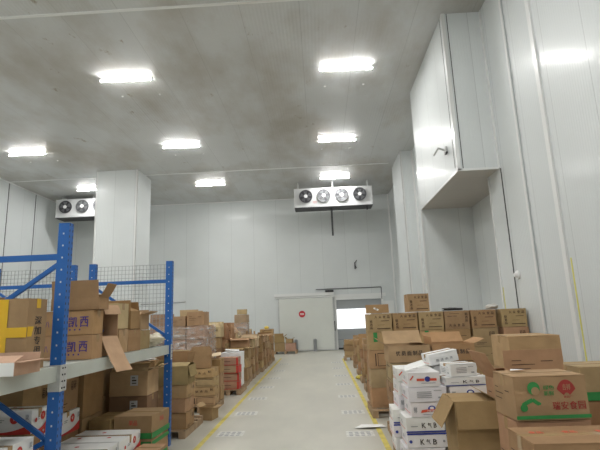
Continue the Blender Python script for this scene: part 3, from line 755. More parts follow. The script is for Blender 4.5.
p = MB(); p.cyl((.66, 5.50, 1.855), (1.30, 5.50, 1.865), .012, GALV); p.build('safety_rod', FIRST_RACK)

SH = 1.292    # shelf top
# ---- things on the upper shelf, from near to far
G_SH = 'cartons on the rack shelf'
carton(-2.40, 3.475, SH, .50, .24, .52, 0, label='big brown carton crossed with yellow tape on the shelf left of blue post', group=G_SH, col=BROWN[0], front='tape_cross', right='vert5', tapem=YTAPE, detail=2)
link('yellow_tape_end', slab_mesh('yellow_tape_end', .001, .08, .072, YTAPE), bpy.data.objects['cardboard_carton'], (.2525, -.08, .24))
carton(-2.22, 3.16, SH, .44, .28, .085, 0, label='low open white and brown tray carton at the shelf edge, far left', group=G_SH, col=PALE, front='tape_band', opened={'b': (10, .05), 'r': (96, .07), 'f': (-60, .10)})
crumple('plastic_bag', .26, .17, .12, BLACKP, 5, loc=(-2.28, 3.17, SH + .012), label='crumpled black plastic bag inside the low tray carton at far left', cat='bag')
stack(-2.335, 4.36, SH, 2, .46, .20, .222, 'behind the blue near post on the rack shelf', 'brown carton with purple writing', G_SH, rj=.5, jit=.003, fronts=['kaixi', 'kaixi'], col=BROWN[0])
carton(-2.30, 4.38, SH + .448, .46, .20, .11, 0, label='shallow open carton with raised brown flap on the purple print cartons', group=G_SH, col=BROWN[3], opened={'f': (8, .165), 'r': (38, .15), 'b': (-60, .09), 'l': (-10, .10)})
carton(-2.38, 4.64, SH, .44, .26, .175, 0, label='low brown carton under the sideways lying open carton', group=G_SH, col=BROWN[3])
carton(-2.44, 4.71, SH + .178 + .163, .31, .24, .34, -16, label='open carton lying sideways on the shelf, flap hanging over the beam', group=G_SH, col=PALE, tilt=(0, 90), opened={'r': (66, .38), 'l': (-60, .10)})
crumple('produce_bag', .18, .15, .12, mat('blue_bag', (.02, .03, .16), rough=.4), 9, loc=(-2.30, 4.67, SH + .20), label='dark blue plastic bag inside the sideways lying open carton', cat='bag')
carton(-2.35, 5.02, SH, .42, .26, .25, 2, label='lower closed carton in the middle of the shelf row', group=G_SH, col=BROWN[2], detail=2)
carton(-2.36, 5.02, SH + .255, .42, .26, .27, -2, label='upper closed carton in the middle of the shelf row, pale sided', group=G_SH, col=PALE, detail=2)
carton(-2.36, 5.34, SH, .44, .30, .24, -4, label='lowest carton of the middle pair with raised flap', group=G_SH, col=BROWN[1], detail=2)
carton(-2.36, 5.34, SH + .245, .42, .30, .20, 3, label='open carton with raised flap right of the pale sided carton', group=G_SH, col=BROWN[3], opened={'r': (-60, .14), 'b': (-20, .12), 'f': (3, .12), 'l': (0, .1)})
carton(-2.38, 5.69, SH, .44, .32, .22, -2, label='lower carton of the pair nearest the cream net bag', group=G_SH, col=BROWN[1], detail=2)
carton(-2.38, 5.69, SH + .225, .42, .30, .18, 2, label='upper open carton of the pair nearest the cream net bag', group=G_SH, col=BROWN[2], opened={'r': (80, .12), 'b': (12, .06), 'l': (0, .06), 'f': (-60, .1)})
carton(-2.88, 5.60, SH, .40, .40, .36, 3, label='brown carton at the rear of the shelf by the wire mesh', group=G_SH, detail=2)
carton(-2.88, 4.62, SH, .34, .45, .40, 3, label='brown carton at the rear of the shelf behind the dark open one', group=G_SH, detail=2)
o = crumple('net_bag', .36, .40, .17, CREAM, 12, rough=.5, loc=(-2.27, 6.08, SH + .004), label='cream lumpy bag of bulbs at the far end of the rack shelf', cat='bag')
for i, (a, b) in enumerate(((-.10, -.12), (.04, -.14), (.11, -.02), (-.03, .0), (.08, .12), (-.11, .10))):
    crumple('bulb', .095, .09, .08, CREAM, 20 + i, 3, .2, loc=(a, b, .10), parent=o)

carton(-2.26, 4.66, SH + .500, .14, .10, .04, -10, name='white_tray', label='small white lid lying beside the raised flap on the shelf cartons', m=WBOX, col=WHITE, detail=0, tape=False)
# ---- under the shelf
G_UN = 'cartons stacked under the rack shelf'
pallet(-2.55, 4.62, 1.14, 1.02, 'wooden pallet under the shelf between the two blue posts')
carton(-2.87, 5.42, 0, .48, .46, .60, 0, label='lower brown carton of the farthest pair under the shelf', group=G_UN, col=BROWN[1], right='plain_print')
carton(-2.87, 5.42, .603, .47, .46, .50, 0, label='upper brown carton of the farthest pair under the shelf', group=G_UN, col=BROWN[3])
stack(-3.0, 5.93, 0, 3, .50, .44, .36, 'in the corner stack by the far rear post', 'dark brown carton', G_UN, rj=.5, jit=.004, col=BROWN[3])
for yy, nm in ((4.37, 'near'), (4.88, 'far')):
    carton(-2.87, yy, PZ, .48, .46, .40, 0, label=f'brown carton at the bottom under the {nm} stack of the shelf', group=G_UN, col=BROWN[3])
    carton(-2.87, yy, PZ + .403, .48, .47, .215, 0, label=f'white fruit carton with red apple between brown cartons, {nm} stack under shelf', group='white fruit cartons', m=WBOX, col=WHITE, right='apple', front='apple')
    carton(-2.88, yy, PZ + .621, .46, .45, .36, 1, label=f'brown carton on top of the {nm} stack under the shelf', group=G_UN, col=BROWN[1], right='plain_print')
stack(-2.29, 4.38, PZ, 2, .60, .50, .185, 'in the near pile below the beam', 'white fruit carton with red apple', 'white fruit cartons', rj=.8, jit=.004, m=WBOX, col=WHITE, rights=['apple'], fronts=['apple'], topkw=dict(top='apple_top'), detail=2)
stack(-2.29, 4.92, PZ, 2, .60, .50, .185, 'in the far pile below the beam', 'white fruit carton with red apple', 'white fruit cartons', rj=.8, jit=.004, m=WBOX, col=WHITE, rights=['apple'], fronts=['apple'], topkw=dict(top='apple_top'), detail=2)
pallet(-2.66, 3.18, 1.0, .90, 'wooden pallet under the shelf left of the near blue post')
stack(-2.40, 3.30, PZ, 4, .42, .56, .17, 'in left pile by near post', 'white fruit carton with red band', 'white fruit cartons', rj=2, m=WBOX, col=WHITE, rights=['apple'], fronts=['apple'], topkw=dict(top='apple_top'), detail=2)
carton(-2.60, 3.93, .0, .40, .22, .76, 1, label='tall brown carton standing on the floor just past the near blue post', group=G_UN, col=BROWN[3])
carton(-2.58, 3.93, .762, .44, .22, .18, 2, label='white fruit carton lying on the tall carton past the near post', group='white fruit cartons', m=WBOX, col=WHITE, right='apple', front='apple', top='apple_top')
carton(-2.92, 3.25, PZ, .48, .6, .42, 0, label='lower brown carton at the back left below the taped carton', group=G_UN, col=BROWN[3])
carton(-2.90, 3.25, PZ + .425, .48, .6, .40, 0, label='upper brown carton at the back left below the taped carton', group=G_UN, col=BROWN[1])
pallet(-2.11, 5.55, .46, .50, 'small wooden pallet under the green banded cartons')
stack(-2.11, 5.55, PZ, 2, .44, .50, .238, 'by the far blue post', 'brown carton with green band', 'green banded cartons', rj=1, rz=-3, fronts=['green_head', 'green_foot'], rights=['green_head', 'green_foot'])
carton(-1.83, 5.02, 0, .26, .30, .34, -3, label='small brown carton with green top band on floor beside white fruit cartons', group='green banded cartons', col=BROWN[2], front='green_head', right='green_head')
carton(-2.48, 5.50, 0, .24, .46, .57, 0, label='brown carton with green corner tucked behind the fruit cartons', group='green banded cartons', front='green_foot', right='green_foot')
pallet(-2.44, 6.12, .5, .40, 'wooden pallet under the cartons with pale labels')
stack(-2.44, 6.12, PZ, 3, .48, .40, .295, 'of the stack inside the far rack frame', 'dark carton with pale label', 'dark labelled cartons', rj=.4, jit=.003, col=(.22, .14, .075), fronts=['sticker'], topkw=dict(opened={'f': (-50, .16), 'b': (-80, .14), 'r': (75, .14), 'l': (-70, .14)}, col=(.45, .31, .19)))  # below the top carton, under-shelf shade is painted into the body colour
for i, (a, b) in enumerate(((-3.98, 5.3), (-3.98, 4.7), (-4.0, 4.1))):
    stack(a, b, SH, 2, .6, .5, [.36, .3], f'on the second rack, {nthw[i]} stack from the mesh end', 'brown carton', 'cartons on the second rack')

# ------------------------------------------------------------------ left aisle stacks beyond the rack
G_L = 'cartons stacked along the left yellow line'
pallet(-2.48, 7.24, 1.04, 1.0, 'wooden pallet under the first carton stack past the rack')
stack(-2.19, 6.98, PZ, 4, .48, .42, [.22, .19, .18, .26], 'of the first stack past the rack', 'brown carton', G_L, rights=['plain_print', None], topkw=dict(opened={'r': (168, .16), 'f': (-70, .18), 'b': (-70, .14), 'l': (-30, .1)}, col=BROWN[1]))
stack(-2.76, 7.03, PZ, 4, .50, .46, [.24, .24, .24, .20], 'of the stack left of the first one past the rack', 'brown carton', G_L)
stack(-2.36, 7.52, PZ, 3, .48, .40, [.24, .26, .30], 'of the second stack past the rack', 'brown carton', G_L, topkw=dict(opened={'r': (20, .2), 'b': (5, .2), 'l': (-10, .2)}))
for i, (a, b, c_) in enumerate(((-2.60, 6.92, 3), (-2.50, 7.42, 8))):
    p = MB(); p.poly([(-.15, -.1, .0), (.12, -.12, .04), (.16, .1, .01), (-.1, .12, .05)], PAPER); p.poly([(-.06, -.04, .031), (.03, -.05, .037), (.05, .03, .031), (-.02, .05, .045)], INK)
    if i == 0: p.build('paper_sheet', loc=(a, b, PZ + .925), label='white printed paper sheet lying on the cartons left of first stack', cat='paper')
carton(-1.93, 8.02, 0, .22, .26, .20, -10, label='small open carton on the floor before the printed column', group=G_L, opened={'r': (100, .08), 'l': (60, .08), 'f': (80, .06)}, col=BROWN[2])
carton(-1.86, 7.62 + .02, 0, .0001 + .20, .20, .16, 15, label='small closed carton on the floor beside the second stack past rack', group=G_L) if False else None
pallet(-2.22, 8.95, .52, .85, 'wooden pallet under the printed carton column')
stack(-2.22, 8.78, PZ, 4, .50, .40, .155, 'of the printed column on the left', 'light brown carton with dark writing', G_L, rj=3, col=BROWN[2], fronts=['panel', 'dots', 'panel', 'dots'])
carton(-2.25, 8.80, PZ + .63, .34, .30, .22, 8, label='open carton with upright flaps on top of the printed column', group=G_L, opened={'f': (4, .16), 'r': (60, .16), 'b': (8, .1), 'l': (10, .12)}, col=BROWN[1])
stack(-2.78, 8.75, PZ * 0, 4, .52, .44, [.24, .25, .25, .22], 'of the stack behind the printed column', 'brown carton', G_L, topkw=dict(opened={'f': (80, .16), 'l': (60, .15), 'r': (-60, .18), 'b': (20, .1)}, col=PALE))
stack(-2.20, 9.25, PZ, 3, .46, .36, [.24, .24, .26], 'of the stack right behind the printed column', 'brown carton', G_L)
pallet(-2.08, 10.75, .56, .85, 'wooden pallet under the red edged cartons')
stack(-2.06, 10.52, PZ, 4, .42, .32, .165, 'of the red edged column', 'carton with red printed edges', 'red edged cartons', rj=3, col=PINK, fronts=['red_edge'], rights=['red_side', 'red_edge'])
stack(-2.10, 10.98, PZ, 2, .46, .44, [.36, .38], 'of the pair behind the red edged cartons', 'white foam box', 'white foam boxes', rj=2, m=WBOX, col=(.86, .87, .88), tape=False, name='foam_box')
# tall shrink wrapped load
pallet(-3.02, 10.25, 1.15, 1.0, 'wooden pallet under the big shrink wrapped load')
for i, xx in enumerate((-3.42, -3.03, -2.64)):
    for j, yy in enumerate((9.98, 10.46)):
        n_ = 6 if j == 0 else 5
        stack(xx, yy, PZ, n_, .37, .44, [.275] * 5 + [(.27, .21, .29)[i]], f'in the shrink wrapped load, {("left", "middle", "right")[i]} {("front", "rear")[j]} column', 'brown carton', 'cartons in the shrink wrapped load', jit=.004, rj=.5, col=PINK, detail=1, fronts=['plain_print', None, 'lines'])
p = MB()
def wrap(x0, x1, y0, y1, z0, z1, seed, lab):
    rnd = random.Random(seed); bm = bmesh.new(); bmesh.ops.create_grid(bm, x_segments=1, y_segments=1, size=.5); bm.free()
    p = MB(); per = []; n_ = 14
    for (ax, ay), (bx, by) in (((x0, y0), (x1, y0)), ((x1, y0), (x1, y1)), ((x1, y1), (x0, y1)), ((x0, y1), (x0, y0))):
        for i in range(n_): per.append((ax + (bx - ax) * i / n_, ay + (by - ay) * i / n_))
    nz = 12; vs = []; cx, cy = (x0 + x1) / 2, (y0 + y1) / 2
    for k in range(nz + 1):
        for a, b in per:
            s = 1 + rnd.uniform(0, .014); vs.append((cx + (a - cx) * s, cy + (b - cy) * s, z0 + (z1 - z0) * k / nz + (rnd.uniform(-.05, .05) if k in (0, nz) else 0)))
    m_ = len(per); p.raw(vs, [(k * m_ + i, k * m_ + (i + 1) % m_, (k + 1) * m_ + (i + 1) % m_, (k + 1) * m_ + i) for k in range(nz) for i in range(m_)], FILM)
    p.build('stretch_wrap', label=lab, cat='plastic film')
wrap(-3.64, -2.42, 9.74, 10.71, .19, 1.50, 3, 'clear wrinkled plastic film round the big carton load behind the rack')
# the long heap further on: (x, y, n, w, d, h list)
HEAP = [(-2.72, 11.6, 5, .26, 'beside'), (-3.25, 11.7, 5, .30, ''), (-2.12, 11.75, 3, .27, ''), (-2.70, 12.3, 5, .25, ''), (-2.15, 12.45, 4, .25, ''),
        (-2.72, 13.05, 4, .29, ''), (-2.15, 13.2, 4, .26, ''), (-3.28, 12.5, 4, .32, ''), (-2.15, 13.95, 4, .23, ''), (-2.72, 13.85, 4, .30, ''),
        (-2.09, 14.7, 4, .25, ''), (-2.72, 14.5, 4, .26, ''), (-2.09, 15.5, 4, .23, ''), (-2.09, 16.3, 4, .22, ''), (-2.10, 17.15, 4, .23, ''), (-2.72, 16.5, 4, .25, ''), (-2.10, 18.0, 4, .27, '')]
rnd = random.Random(4)
rowtot = {}
ordw = ['first', 'second', 'third', 'fourth', 'fifth', 'sixth', 'seventh', 'eighth', 'ninth', 'tenth', 'eleventh']
cnt = {}
for (x, y, n_, hh, _) in sorted(HEAP, key=lambda q: q[1]):
    row = 'front' if x > -2.4 else ('middle' if x > -3 else 'rear')
    cnt[row] = cnt.get(row, 0) + 1
    pallet(x, y, .52, .50, f'wooden pallet in the left heap, {row} row, {ordw[cnt[row] - 1]} past the wrapped load')
    op = rnd.choice([{'r': (rnd.uniform(-10, 40), .17), 'f': (rnd.uniform(-30, 20), .17), 'b': (rnd.uniform(-20, 30), .16)}, {'r': (rnd.uniform(20, 130), .15), 'f': (rnd.uniform(-40, 60), .14), 'b': (rnd.uniform(-20, 50), .12)}, {'r': (100, .16), 'l': (0, .12), 'f': (110, .12)}])
    hs = [hh * rnd.uniform(.85, 1.15) for _ in range(n_)]
    if y > 17.9: op = None
    if op and x < -2.4: op['r'] = (-20, .14)
    tk = dict(opened=op) if op else None
    if op and rnd.random() < .5: tk['col'] = PALE
    LASTZ = stack(x, y, PZ, n_, .48, .42, hs, f'in {row} row stack {ordw[cnt[row] - 1]} past the wrapped load', 'brown carton', 'cartons in the long left heap', jit=.02, rj=5, detail=1, topkw=tk,
          fronts=rnd.choice([['plain_print', None], ['lines', 'panel'], [None, 'panel', None]]))
pallet(-2.86, 15.5, .88, .70, 'wooden pallet under the grey wrapped load in the left heap')
for i, xx in enumerate((-3.06, -2.635)):
    stack(xx, 15.5, PZ, 6 if i else 5, .40, .55, .27, f'in the far wrapped load, {("left", "right")[i]} column', 'brown carton', 'cartons in the far wrapped load', jit=.004, rj=.5, detail=1, col=(.40, .29, .19))
wrap(-3.285, -2.41, 15.2, 15.80, .19, 1.45, 8, 'grey wrinkled plastic film round the far load in the left heap')
carton(-2.62, 15.5, PZ + 6 * .271 + .002, .32, .30, .17, 5, label='small pale carton on top of the far wrapped load', group='cartons in the far wrapped load', detail=1, col=PALE)
crumple('bag', .18, .18, .12, mat('yellow_bag', (.75, .55, .08), rough=.4), 3, 3, loc=(-2.10, 18.0, LASTZ), label='small yellow bag on the last stack of the left heap', cat='bag')
# loose sheets and film on the heap
def sheet(x, y, z, w, d, tx, ty, rz, lab, col=PALE, m=CARD, name='cardboard_sheet', cat='cardboard'):
    p = MB(); n = 4; t = .005
    for i in range(n):
        u0, u1 = i / n, (i + 1) / n; b = lambda u: .05 * math.sin(PI * u) * d
        p.raw([(sx * w / 2, (u - .5) * d, b(u) + k) for k in (0, t) for u in (u0, u1) for sx in (-1, 1)], [(0, 2, 3, 1), (4, 5, 7, 6), (0, 1, 5, 4), (2, 6, 7, 3), (0, 4, 6, 2), (1, 3, 7, 5)], m)
    R = Euler((math.radians(tx), math.radians(ty), math.radians(rz)))
    lo = min((R.to_matrix() @ Vector(v)).z for v in p.v)
    p.build(name, loc=(x, y, z - lo + .003), rot=R, label=lab, cat=cat, color=col)
TOP = {}
for o in list(COL.objects):
    if o.parent is None and o.get('group') in ('cartons in the long left heap', 'cartons stacked along the left yellow line') and o.name.startswith('cardboard'):
        k = (round(o.location.x, 1), round(o.location.y, 0)); zt_ = o.location.z + o.dimensions.z
        TOP.setdefault(k, []).append((o.location.z, o))
def top_at(x, y):
    best = max((o for o in COL.objects if o.parent is None and o.type == 'MESH' and 'carton' in o.name and abs(o.location.x - x) < .2 and abs(o.location.y - y) < .2), key=lambda o: o.location.z)
    zz = max(v.co.z for v in best.data.vertices); c = [f for f in best.children if f.name.startswith('flap')]
    return best.location.z + zz + .012
for (x, y, w, d, tx, ty, rz, nm) in [(-2.15, 12.45, .5, .42, 14, 12, 20, 'third'), (-2.72, 12.3, .62, .40, -6, 16, -12, 'fourth'), (-2.15, 13.2, .42, .36, 9, -12, 40, 'fifth'), (-2.72, 13.05, .5, .42, 20, 8, 5, 'sixth')]:
    sheet(x, y, top_at(x, y) + .16, w, d, tx, ty, rz, f'loose bent cardboard sheet on the left heap, {nm} stack from the foam boxes', col=(.44, .31, .18)) if False else None
sheet(-2.84, 7.10, top_at(-2.76, 7.03), .30, .26, 5, 6, 20, 'pale bent cardboard sheet lying on the stack left of first one past rack', col=(.66, .54, .38))
sheet(-2.20, 9.25, top_at(-2.20, 9.25), .42, .30, 8, -8, 10, 'pale bent cardboard sheet on the stack right behind printed column', col=(.6, .48, .33))
sheet(-2.10, 10.98, top_at(-2.10, 10.98) if False else PZ + .755, .32, .26, 3, 5, 12, 'white printed paper sheet on top of the white foam boxes', col=WHITE, m=WBOX, name='paper_sheet', cat='paper')
# far pallet beside the sliding door
pallet(-1.66, 21.6, 1.05, .9, 'wooden pallet with loose cartons left of the sliding door')
G_F = 'cartons on the pallet by the sliding door'
for i, (a, b, z_, w_, h_, op, lb) in enumerate([
        (-1.93, 21.45, PZ, .46, .36, None, 'lower left carton on the far pallet by the door'),
        (-1.42, 21.45, PZ, .46, .34, None, 'lower right carton on the far pallet by the door'),
        (-1.95, 21.45, PZ + .37, .44, .25, {'l': (70, .16), 'r': (60, .16), 'b': (10, .14)}, 'open upper left carton on the far pallet by door'),
        (-1.47, 21.45, PZ + .35, .28, .16, {'r': (60, .1), 'l': (40, .1)}, 'small open upper right carton on far pallet by door')]):
    carton(a, b, z_, w_, .4, h_, (3, -4, 8, -6)[i], label='brown ' + lb, group=G_F, opened=op, detail=1, col=(BROWN[3], PINK, BROWN[3], BROWN[1])[i])

# ------------------------------------------------------------------ right side
G_RA = 'cartons in the wide wall of cartons on the right'
YA = 7.92
cols = [.975, 1.405, 1.83, 2.255, 2.70, 3.185]
colw = ['leftmost', 'second', 'third', 'fourth', 'fifth', 'rightmost']
pallet(1.20, 8.1, .92, .85, 'wooden pallet under the left end of the carton wall'); pallet(2.12, 8.1, .88, .85, 'wooden pallet under the middle of the carton wall'); pallet(2.98, 8.1, .82, .85, 'wooden pallet under the right end of the carton wall')
for i, xc in enumerate(cols):
    st = [None, 'green_patch', None, 'plain_print', 'row4'] if i in (0, 3) else [None, None, 'lines', 'plain_print', 'row4' if i != 3 else 'row4b']
    if i == 3: st = [None, None, None, 'lines', 'row4b']
    if i == 2: st = [None, None, None, 'green_patch', 'row4']
    if i == 0: st = [None, None, 'panel', 'green_patch', 'row4']
    stack(xc + (.0 if i < 5 else .015), YA + .21, PZ, 5, .41, .40, .296, f'in the {colw[i]} column of the wide carton wall', 'brown printed carton' if i < 5 else 'light brown printed carton', G_RA, jit=.005, rj=.8, fronts=st, col=(BROWN[2], BROWN[0], BROWN[2], BROWN[1], BROWN[0], BROWN[2])[i])
ztop = PZ + 5 * .297 + .004
carton(1.66, YA + .24, ztop, .36, .36, .30, 0, label='single printed carton standing on top of the wide carton wall', group=G_RA, front='row4', col=BROWN[2])
# opened flap carton: raised back flap on leftmost column
p = MB(); p.box(-.20, .20, 0, .005, 0, .15, CARD)
o = p.build('cardboard_flap', loc=(.985, YA + .30, ztop), rot=(math.radians(-6), 0, 0), color=BROWN[0], label='upright cardboard piece with white sticker on top left of carton wall', cat='cardboard')
link('sticker', print_mesh('flap_sticker', .4, .15), o, (-.2, -.002, 0))
r = crumple('plastic_strap', .34, .10, .05, BLACKP, 41, 3, .5, loc=(2.25, YA + .2, ztop), label='tangled black strap lying on the wide carton wall', cat='strap')
crumple('plastic_bag', .16, .3, .10, mat('clear_grey_bag', (.5, .48, .44), rough=.3), 42, 3, .4, loc=(2.94, YA + .25, ztop - .02 + .02), label='crumpled greyish bag wedged on the carton wall near its right end', cat='bag')
# cartons behind the wide wall on the second depth, far right stacks along the line
G_RF = 'small stacks beyond the carton wall'
for i, (x, y, n_, w_, h_) in enumerate([(1.02, 9.35, 4, .30, .22), (1.12, 10.4, 4, .44, .24), (1.14, 11.7, 4, .44, .22), (1.18, 13.2, 4, .46, .22), (1.20, 14.9, 3, .46, .24), (1.04, 17.4, 3, .50, .20), (1.75, 14.0, 5, .46, .25)]):
    pallet(x, y, w_ + .06, .5, f'wooden pallet under small stack {ordw[i]} beyond the carton wall')
    stack(x, y, PZ, n_, w_, .40, h_, f'of small stack {ordw[i]} beyond the carton wall', 'brown carton', G_RF, jit=.02, rj=5, detail=1,
          topkw=dict(opened={'l': (rnd.uniform(60, 120), .12), 'r': (40, .1), 'b': (20, .12)}) if i % 2 == 0 else None, fronts=['plain_print', None])
crumple('yellow_bag', .3, .5, .10, mat('yellow_strap_mat', (.55, .45, .05), rough=.5), 77, 3, .4, loc=(.97, 12.3, 0), label='yellow green strap bundle on the floor by the right line', cat='strap')
# open writing cartons in front of the wall
pallet(1.42, 6.62, 1.12, .62, 'wooden pallet under the open cartons with five signs')
stack(1.15, 6.60, PZ, 3, .54, .46, [.30, .28, .25], 'under the left open carton with five signs', 'brown carton', 'cartons under the open written ones', rj=1, jit=.006, lefts=['panel', 'plain_print', 'panel'])
stack(1.72, 6.60, PZ, 3, .54, .46, [.30, .28, .25], 'under the right open carton with five signs', 'brown carton', 'cartons under the open written ones', rj=1, jit=.006)
zt = PZ + .836
carton(1.15, 6.60, zt, .55, .46, .215, 0, label='open carton with black writing, left of the pair behind white cartons', group='open cartons with black writing', front='text5', col=BROWN[2], opened={'b': (52, .24), 'l': (62, .16), 'f': (-95, .2), 'r': (-70, .2)})
carton(1.73, 6.60, zt, .55, .46, .215, 0, label='open carton with black writing, right of the pair behind white cartons', group='open cartons with black writing', front='text5r', col=BROWN[0], opened={'b': (56, .20), 'l': (8, .10), 'f': (-95, .2), 'r': (75, .15)})
carton(1.30, 6.10, PZ * 0, .40, .30, .44, 2, label='brown carton on the floor behind the white pile, lower one', group='cartons behind the white pile')
carton(1.30, 6.10, .445, .40, .30, .42, -2, label='brown carton on the floor behind the white pile, upper one', group='cartons behind the white pile', front='sticker')

# white frozen food pile
pallet(1.24, 5.44, .92, .88, 'wooden pallet under the white frozen food cartons')
G_W = 'white frozen food cartons'
rw = random.Random(21)
FR = {0: ['wh_text', 'wh_blue', 'wh_foot', 'wh_emblem', 'wh_text', 'wh_red', 'wh_text'], 1: ['wh_text', 'wh_foot', 'wh_blue', 'wh_text', 'wh_emblem', 'wh_text']}
HW = .144; z = PZ
rows = {'front left': (1.03, 5.20, 6, 0), 'front right': (1.48, 5.20, 5, 1), 'back left': (.985, 5.62, 6, 0), 'back right': (1.44, 5.62, 5, 1)}
for nm, (x, y, n_, q) in rows.items():
    for i in range(n_):
        fr = FR[q][(i) % len(FR[q])]
        lb = {'wh_text': 'small grey text', 'wh_blue': 'blue edge', 'wh_foot': 'blue foot line', 'wh_emblem': 'orange emblem', 'wh_red': 'red emblem'}[fr]
        carton(x + rw.uniform(-.02, .02) + ((.02 if i > 2 else -.03) if 'left' in nm else .012), y + rw.uniform(-.008, .008), PZ + i * (HW + .001), (.33 if (nm, i) == ('front left', 5) else .395), .36, HW - .002, rw.uniform(-1.5, 1.5),
               label=f'white carton with {lb}, {ordinal(i, n_)} in the {nm} column', group=G_W, m=WBOX, col=tuple(c * rw.uniform(.93, 1.02) for c in WHITE), front=fr, left='wh_stub', detail=2, tape_dir='x', tapem=PAPER)
zt = PZ + 7 * (HW + .001)
# loose white cartons and torn flap on top
p = MB(); p.raw([(-.14, -.03, 0), (.10, -.05, .05), (.13, .06, .09), (-.10, .07, .04), (-.14, -.03, .006), (.10, -.05, .056), (.13, .06, .096), (-.10, .07, .046)], [(0, 1, 2, 3), (7, 6, 5, 4), (0, 4, 5, 1), (1, 5, 6, 2), (2, 6, 7, 3), (3, 7, 4, 0)], PAPER)
p.build('torn_flap', loc=(.98, 5.18, PZ + 6 * (HW + .001) + .003), rot=(0, 0, .35), label='torn white carton flap lying on the left top of the white pile', cat='cardboard')
carton(1.46, 5.18, PZ + 5 * (HW + .001), .44, .32, .085, 3, label='flat white carton with dark letters at the top right of the pile', group=G_W, m=WBOX, col=WHITE, front='wh_foot', left='wh_stub')
carton(1.43, 5.17, PZ + 5 * (HW + .001) + .088, .30, .24, .125, 12, label='small white carton on the flat one, right top of the pile', group=G_W, m=WBOX, col=WHITE, front='wh_text', left='wh_text')
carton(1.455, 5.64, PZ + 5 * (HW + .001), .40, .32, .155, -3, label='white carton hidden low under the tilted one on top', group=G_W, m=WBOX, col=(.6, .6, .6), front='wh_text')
carton(1.36, 5.60, PZ + 5 * (HW + .001) + .182, .34, .26, .12, 7, label='tilted white carton with four grey signs, highest of the pile', group=G_W, m=WBOX, col=WHITE, front='wh_four', left='wh_stub', tilt=(0, -9))

# near right group -------------------------------------------------------
G_N = 'brown cartons in the near right corner'
pallet(1.05, 3.64, .36, .40, 'wooden pallet under the open tall carton beside the white pile')
carton(1.05, 3.64, PZ, .34, .36, .40, -1, label='lower carton below the open one right of the white pile', group=G_N, col=BROWN[1])
carton(1.065, 3.64, PZ + .402, .30, .36, .45, -2, label='open carton with drooping left flap right of the white pile', group=G_N, col=BROWN[3], opened={'l': (150, .20), 'f': (170, .18), 'b': (-84, .34), 'r': (-50, .10)})
pallet(1.575, 3.78, .48, .46, 'wooden pallet under the text marked open carton')
stack(1.545, 3.78, PZ, 3, .45, .40, [.21, .21, .20], 'below the text marked open carton', 'brown carton with side text', G_N, rj=.6, jit=.004, lefts=['lines', 'plain_print'])
o = carton(1.535, 3.78, PZ + .624, .44, .40, .33, 1, label='open carton with raised text flap and spread left flap, behind the printed one', group=G_N, col=BROWN[0], left='lines', opened={'f': (2, .225), 'l': (38, .24), 'b': (-60, .2), 'r': (-85, .2)})
link('printed_marks', print_mesh('lines', .44, .225), [c for c in bpy.data.objects if c.parent == o and c.name.startswith('flap')][0], (-.22, -.002, 0))
pallet(1.92, 4.66, .64, .50, 'wooden pallet under the long closed carton at right')
stack(1.945, 4.66, PZ, 4, .47, .46, [.31, .31, .31, .30], 'of the stack behind the raised text flap', 'long brown carton', G_N, rj=.6, jit=.004, col=BROWN[2])
pallet(2.18, 3.98, .46, .46, 'wooden pallet under the cartons with green foot at right')
stack(2.18, 4.0, PZ, 4, .42, .40, [.25, .26, .255, .25], 'of the stack right of the text flap', 'brown carton, green foot band', G_N, rj=1, jit=.006, fronts=['green_foot'])
pallet(2.30, 3.36, .46, .46, 'wooden pallet under the rightmost low cartons')
stack(2.30, 3.36, PZ, 3, .44, .42, [.27, .27, .26], 'of the rightmost stack at frame edge', 'brown carton, green head band', G_N, rj=1, jit=.006, fronts=['green_head'])
stack(2.68, 4.02, 0, 4, .44, .42, [.27, .27, .28, .235], 'of the stack farthest right near wall', 'brown carton, green head band', G_N, rj=1, jit=.006, fronts=['green_head'])
pallet(1.32, 3.06, .46, .34, 'wooden pallet under the green and red printed carton')
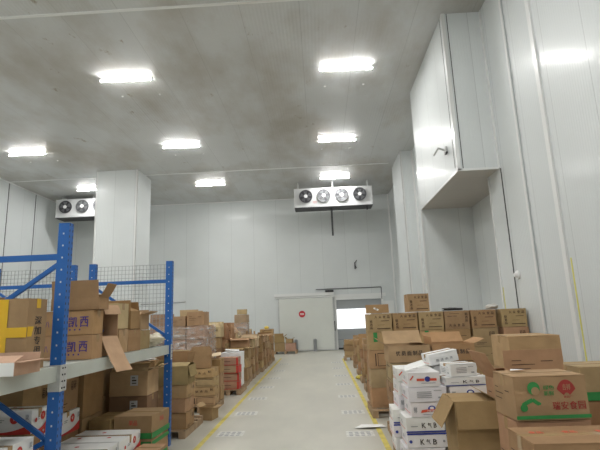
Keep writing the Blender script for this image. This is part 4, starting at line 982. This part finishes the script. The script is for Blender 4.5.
stack(1.325, 3.065, PZ, 3, .43, .31, [.28, .28, .27], 'below the green and red printed carton', 'brown carton with side text', G_N, rj=.6, jit=.003, lefts=['lines', 'green_foot', 'plain_print'], fronts=['cartoon_free'])
carton(1.325, 3.065, PZ + .834, .43, .31, .25, 1, label='carton printed with green swirl and red fan, nearest printed one at right', group=G_N, col=BROWN[0], front='cartoon_free', left='lines', tape_dir='x')
p = MB(); p.poly([(-.05, -.02, .0), (.03, -.03, .006), (.06, .02, 0), (-.03, .03, .004)], PAPER); p.build('paper_scrap', loc=(1.24, 3.14, PZ + 1.092), label='white paper scrap on the green and red printed carton', cat='paper')
pallet(1.27, 2.60, .60, .38, 'wooden pallet under the nearest carton stack')
stack(1.26, 2.60, PZ, 3, .52, .34, [.28, .28, .275], 'of the nearest stack at lower right', 'brown carton', G_N, rj=.5, jit=.003, rz=-1, lefts=['green_foot', 'plain_print', 'lines'], fronts=['lines', None, 'green_patch'], topkw=dict(top='red_marks', front=None))

# ------------------------------------------------------------------ camera, light, colour
cam = bpy.data.cameras.new('camera'); co = bpy.data.objects.new('camera', cam); COL.objects.link(co)
cam.sensor_fit = 'HORIZONTAL'; cam.sensor_width = 36; cam.lens = 460 / 600 * 36; cam.clip_start = .05; cam.clip_end = 200
co.location = (0, 0, 1.6)
co.rotation_euler = (Matrix.Rotation(math.radians(2.14), 3, 'Z') @ Matrix.Rotation(math.radians(90 + 11.27), 3, 'X') @ Matrix.Rotation(math.radians(-2.2), 3, 'Z')).to_euler()
scene.camera = co
w_ = bpy.data.worlds.new('world'); scene.world = w_; w_.use_nodes = True
w_.node_tree.nodes['Background'].inputs[0].default_value = (.8, .85, 1, 1); w_.node_tree.nodes['Background'].inputs[1].default_value = .02
scene.view_settings.view_transform = 'Standard'; scene.view_settings.look = 'None'; scene.view_settings.gamma = 1
scene.view_settings.exposure = 1.33
scene.cycles.use_denoising = True
scene.cycles.max_bounces = 8; scene.cycles.diffuse_bounces = 5; scene.cycles.glossy_bounces = 4
print('cartons', NC, 'objects', len(bpy.data.objects))
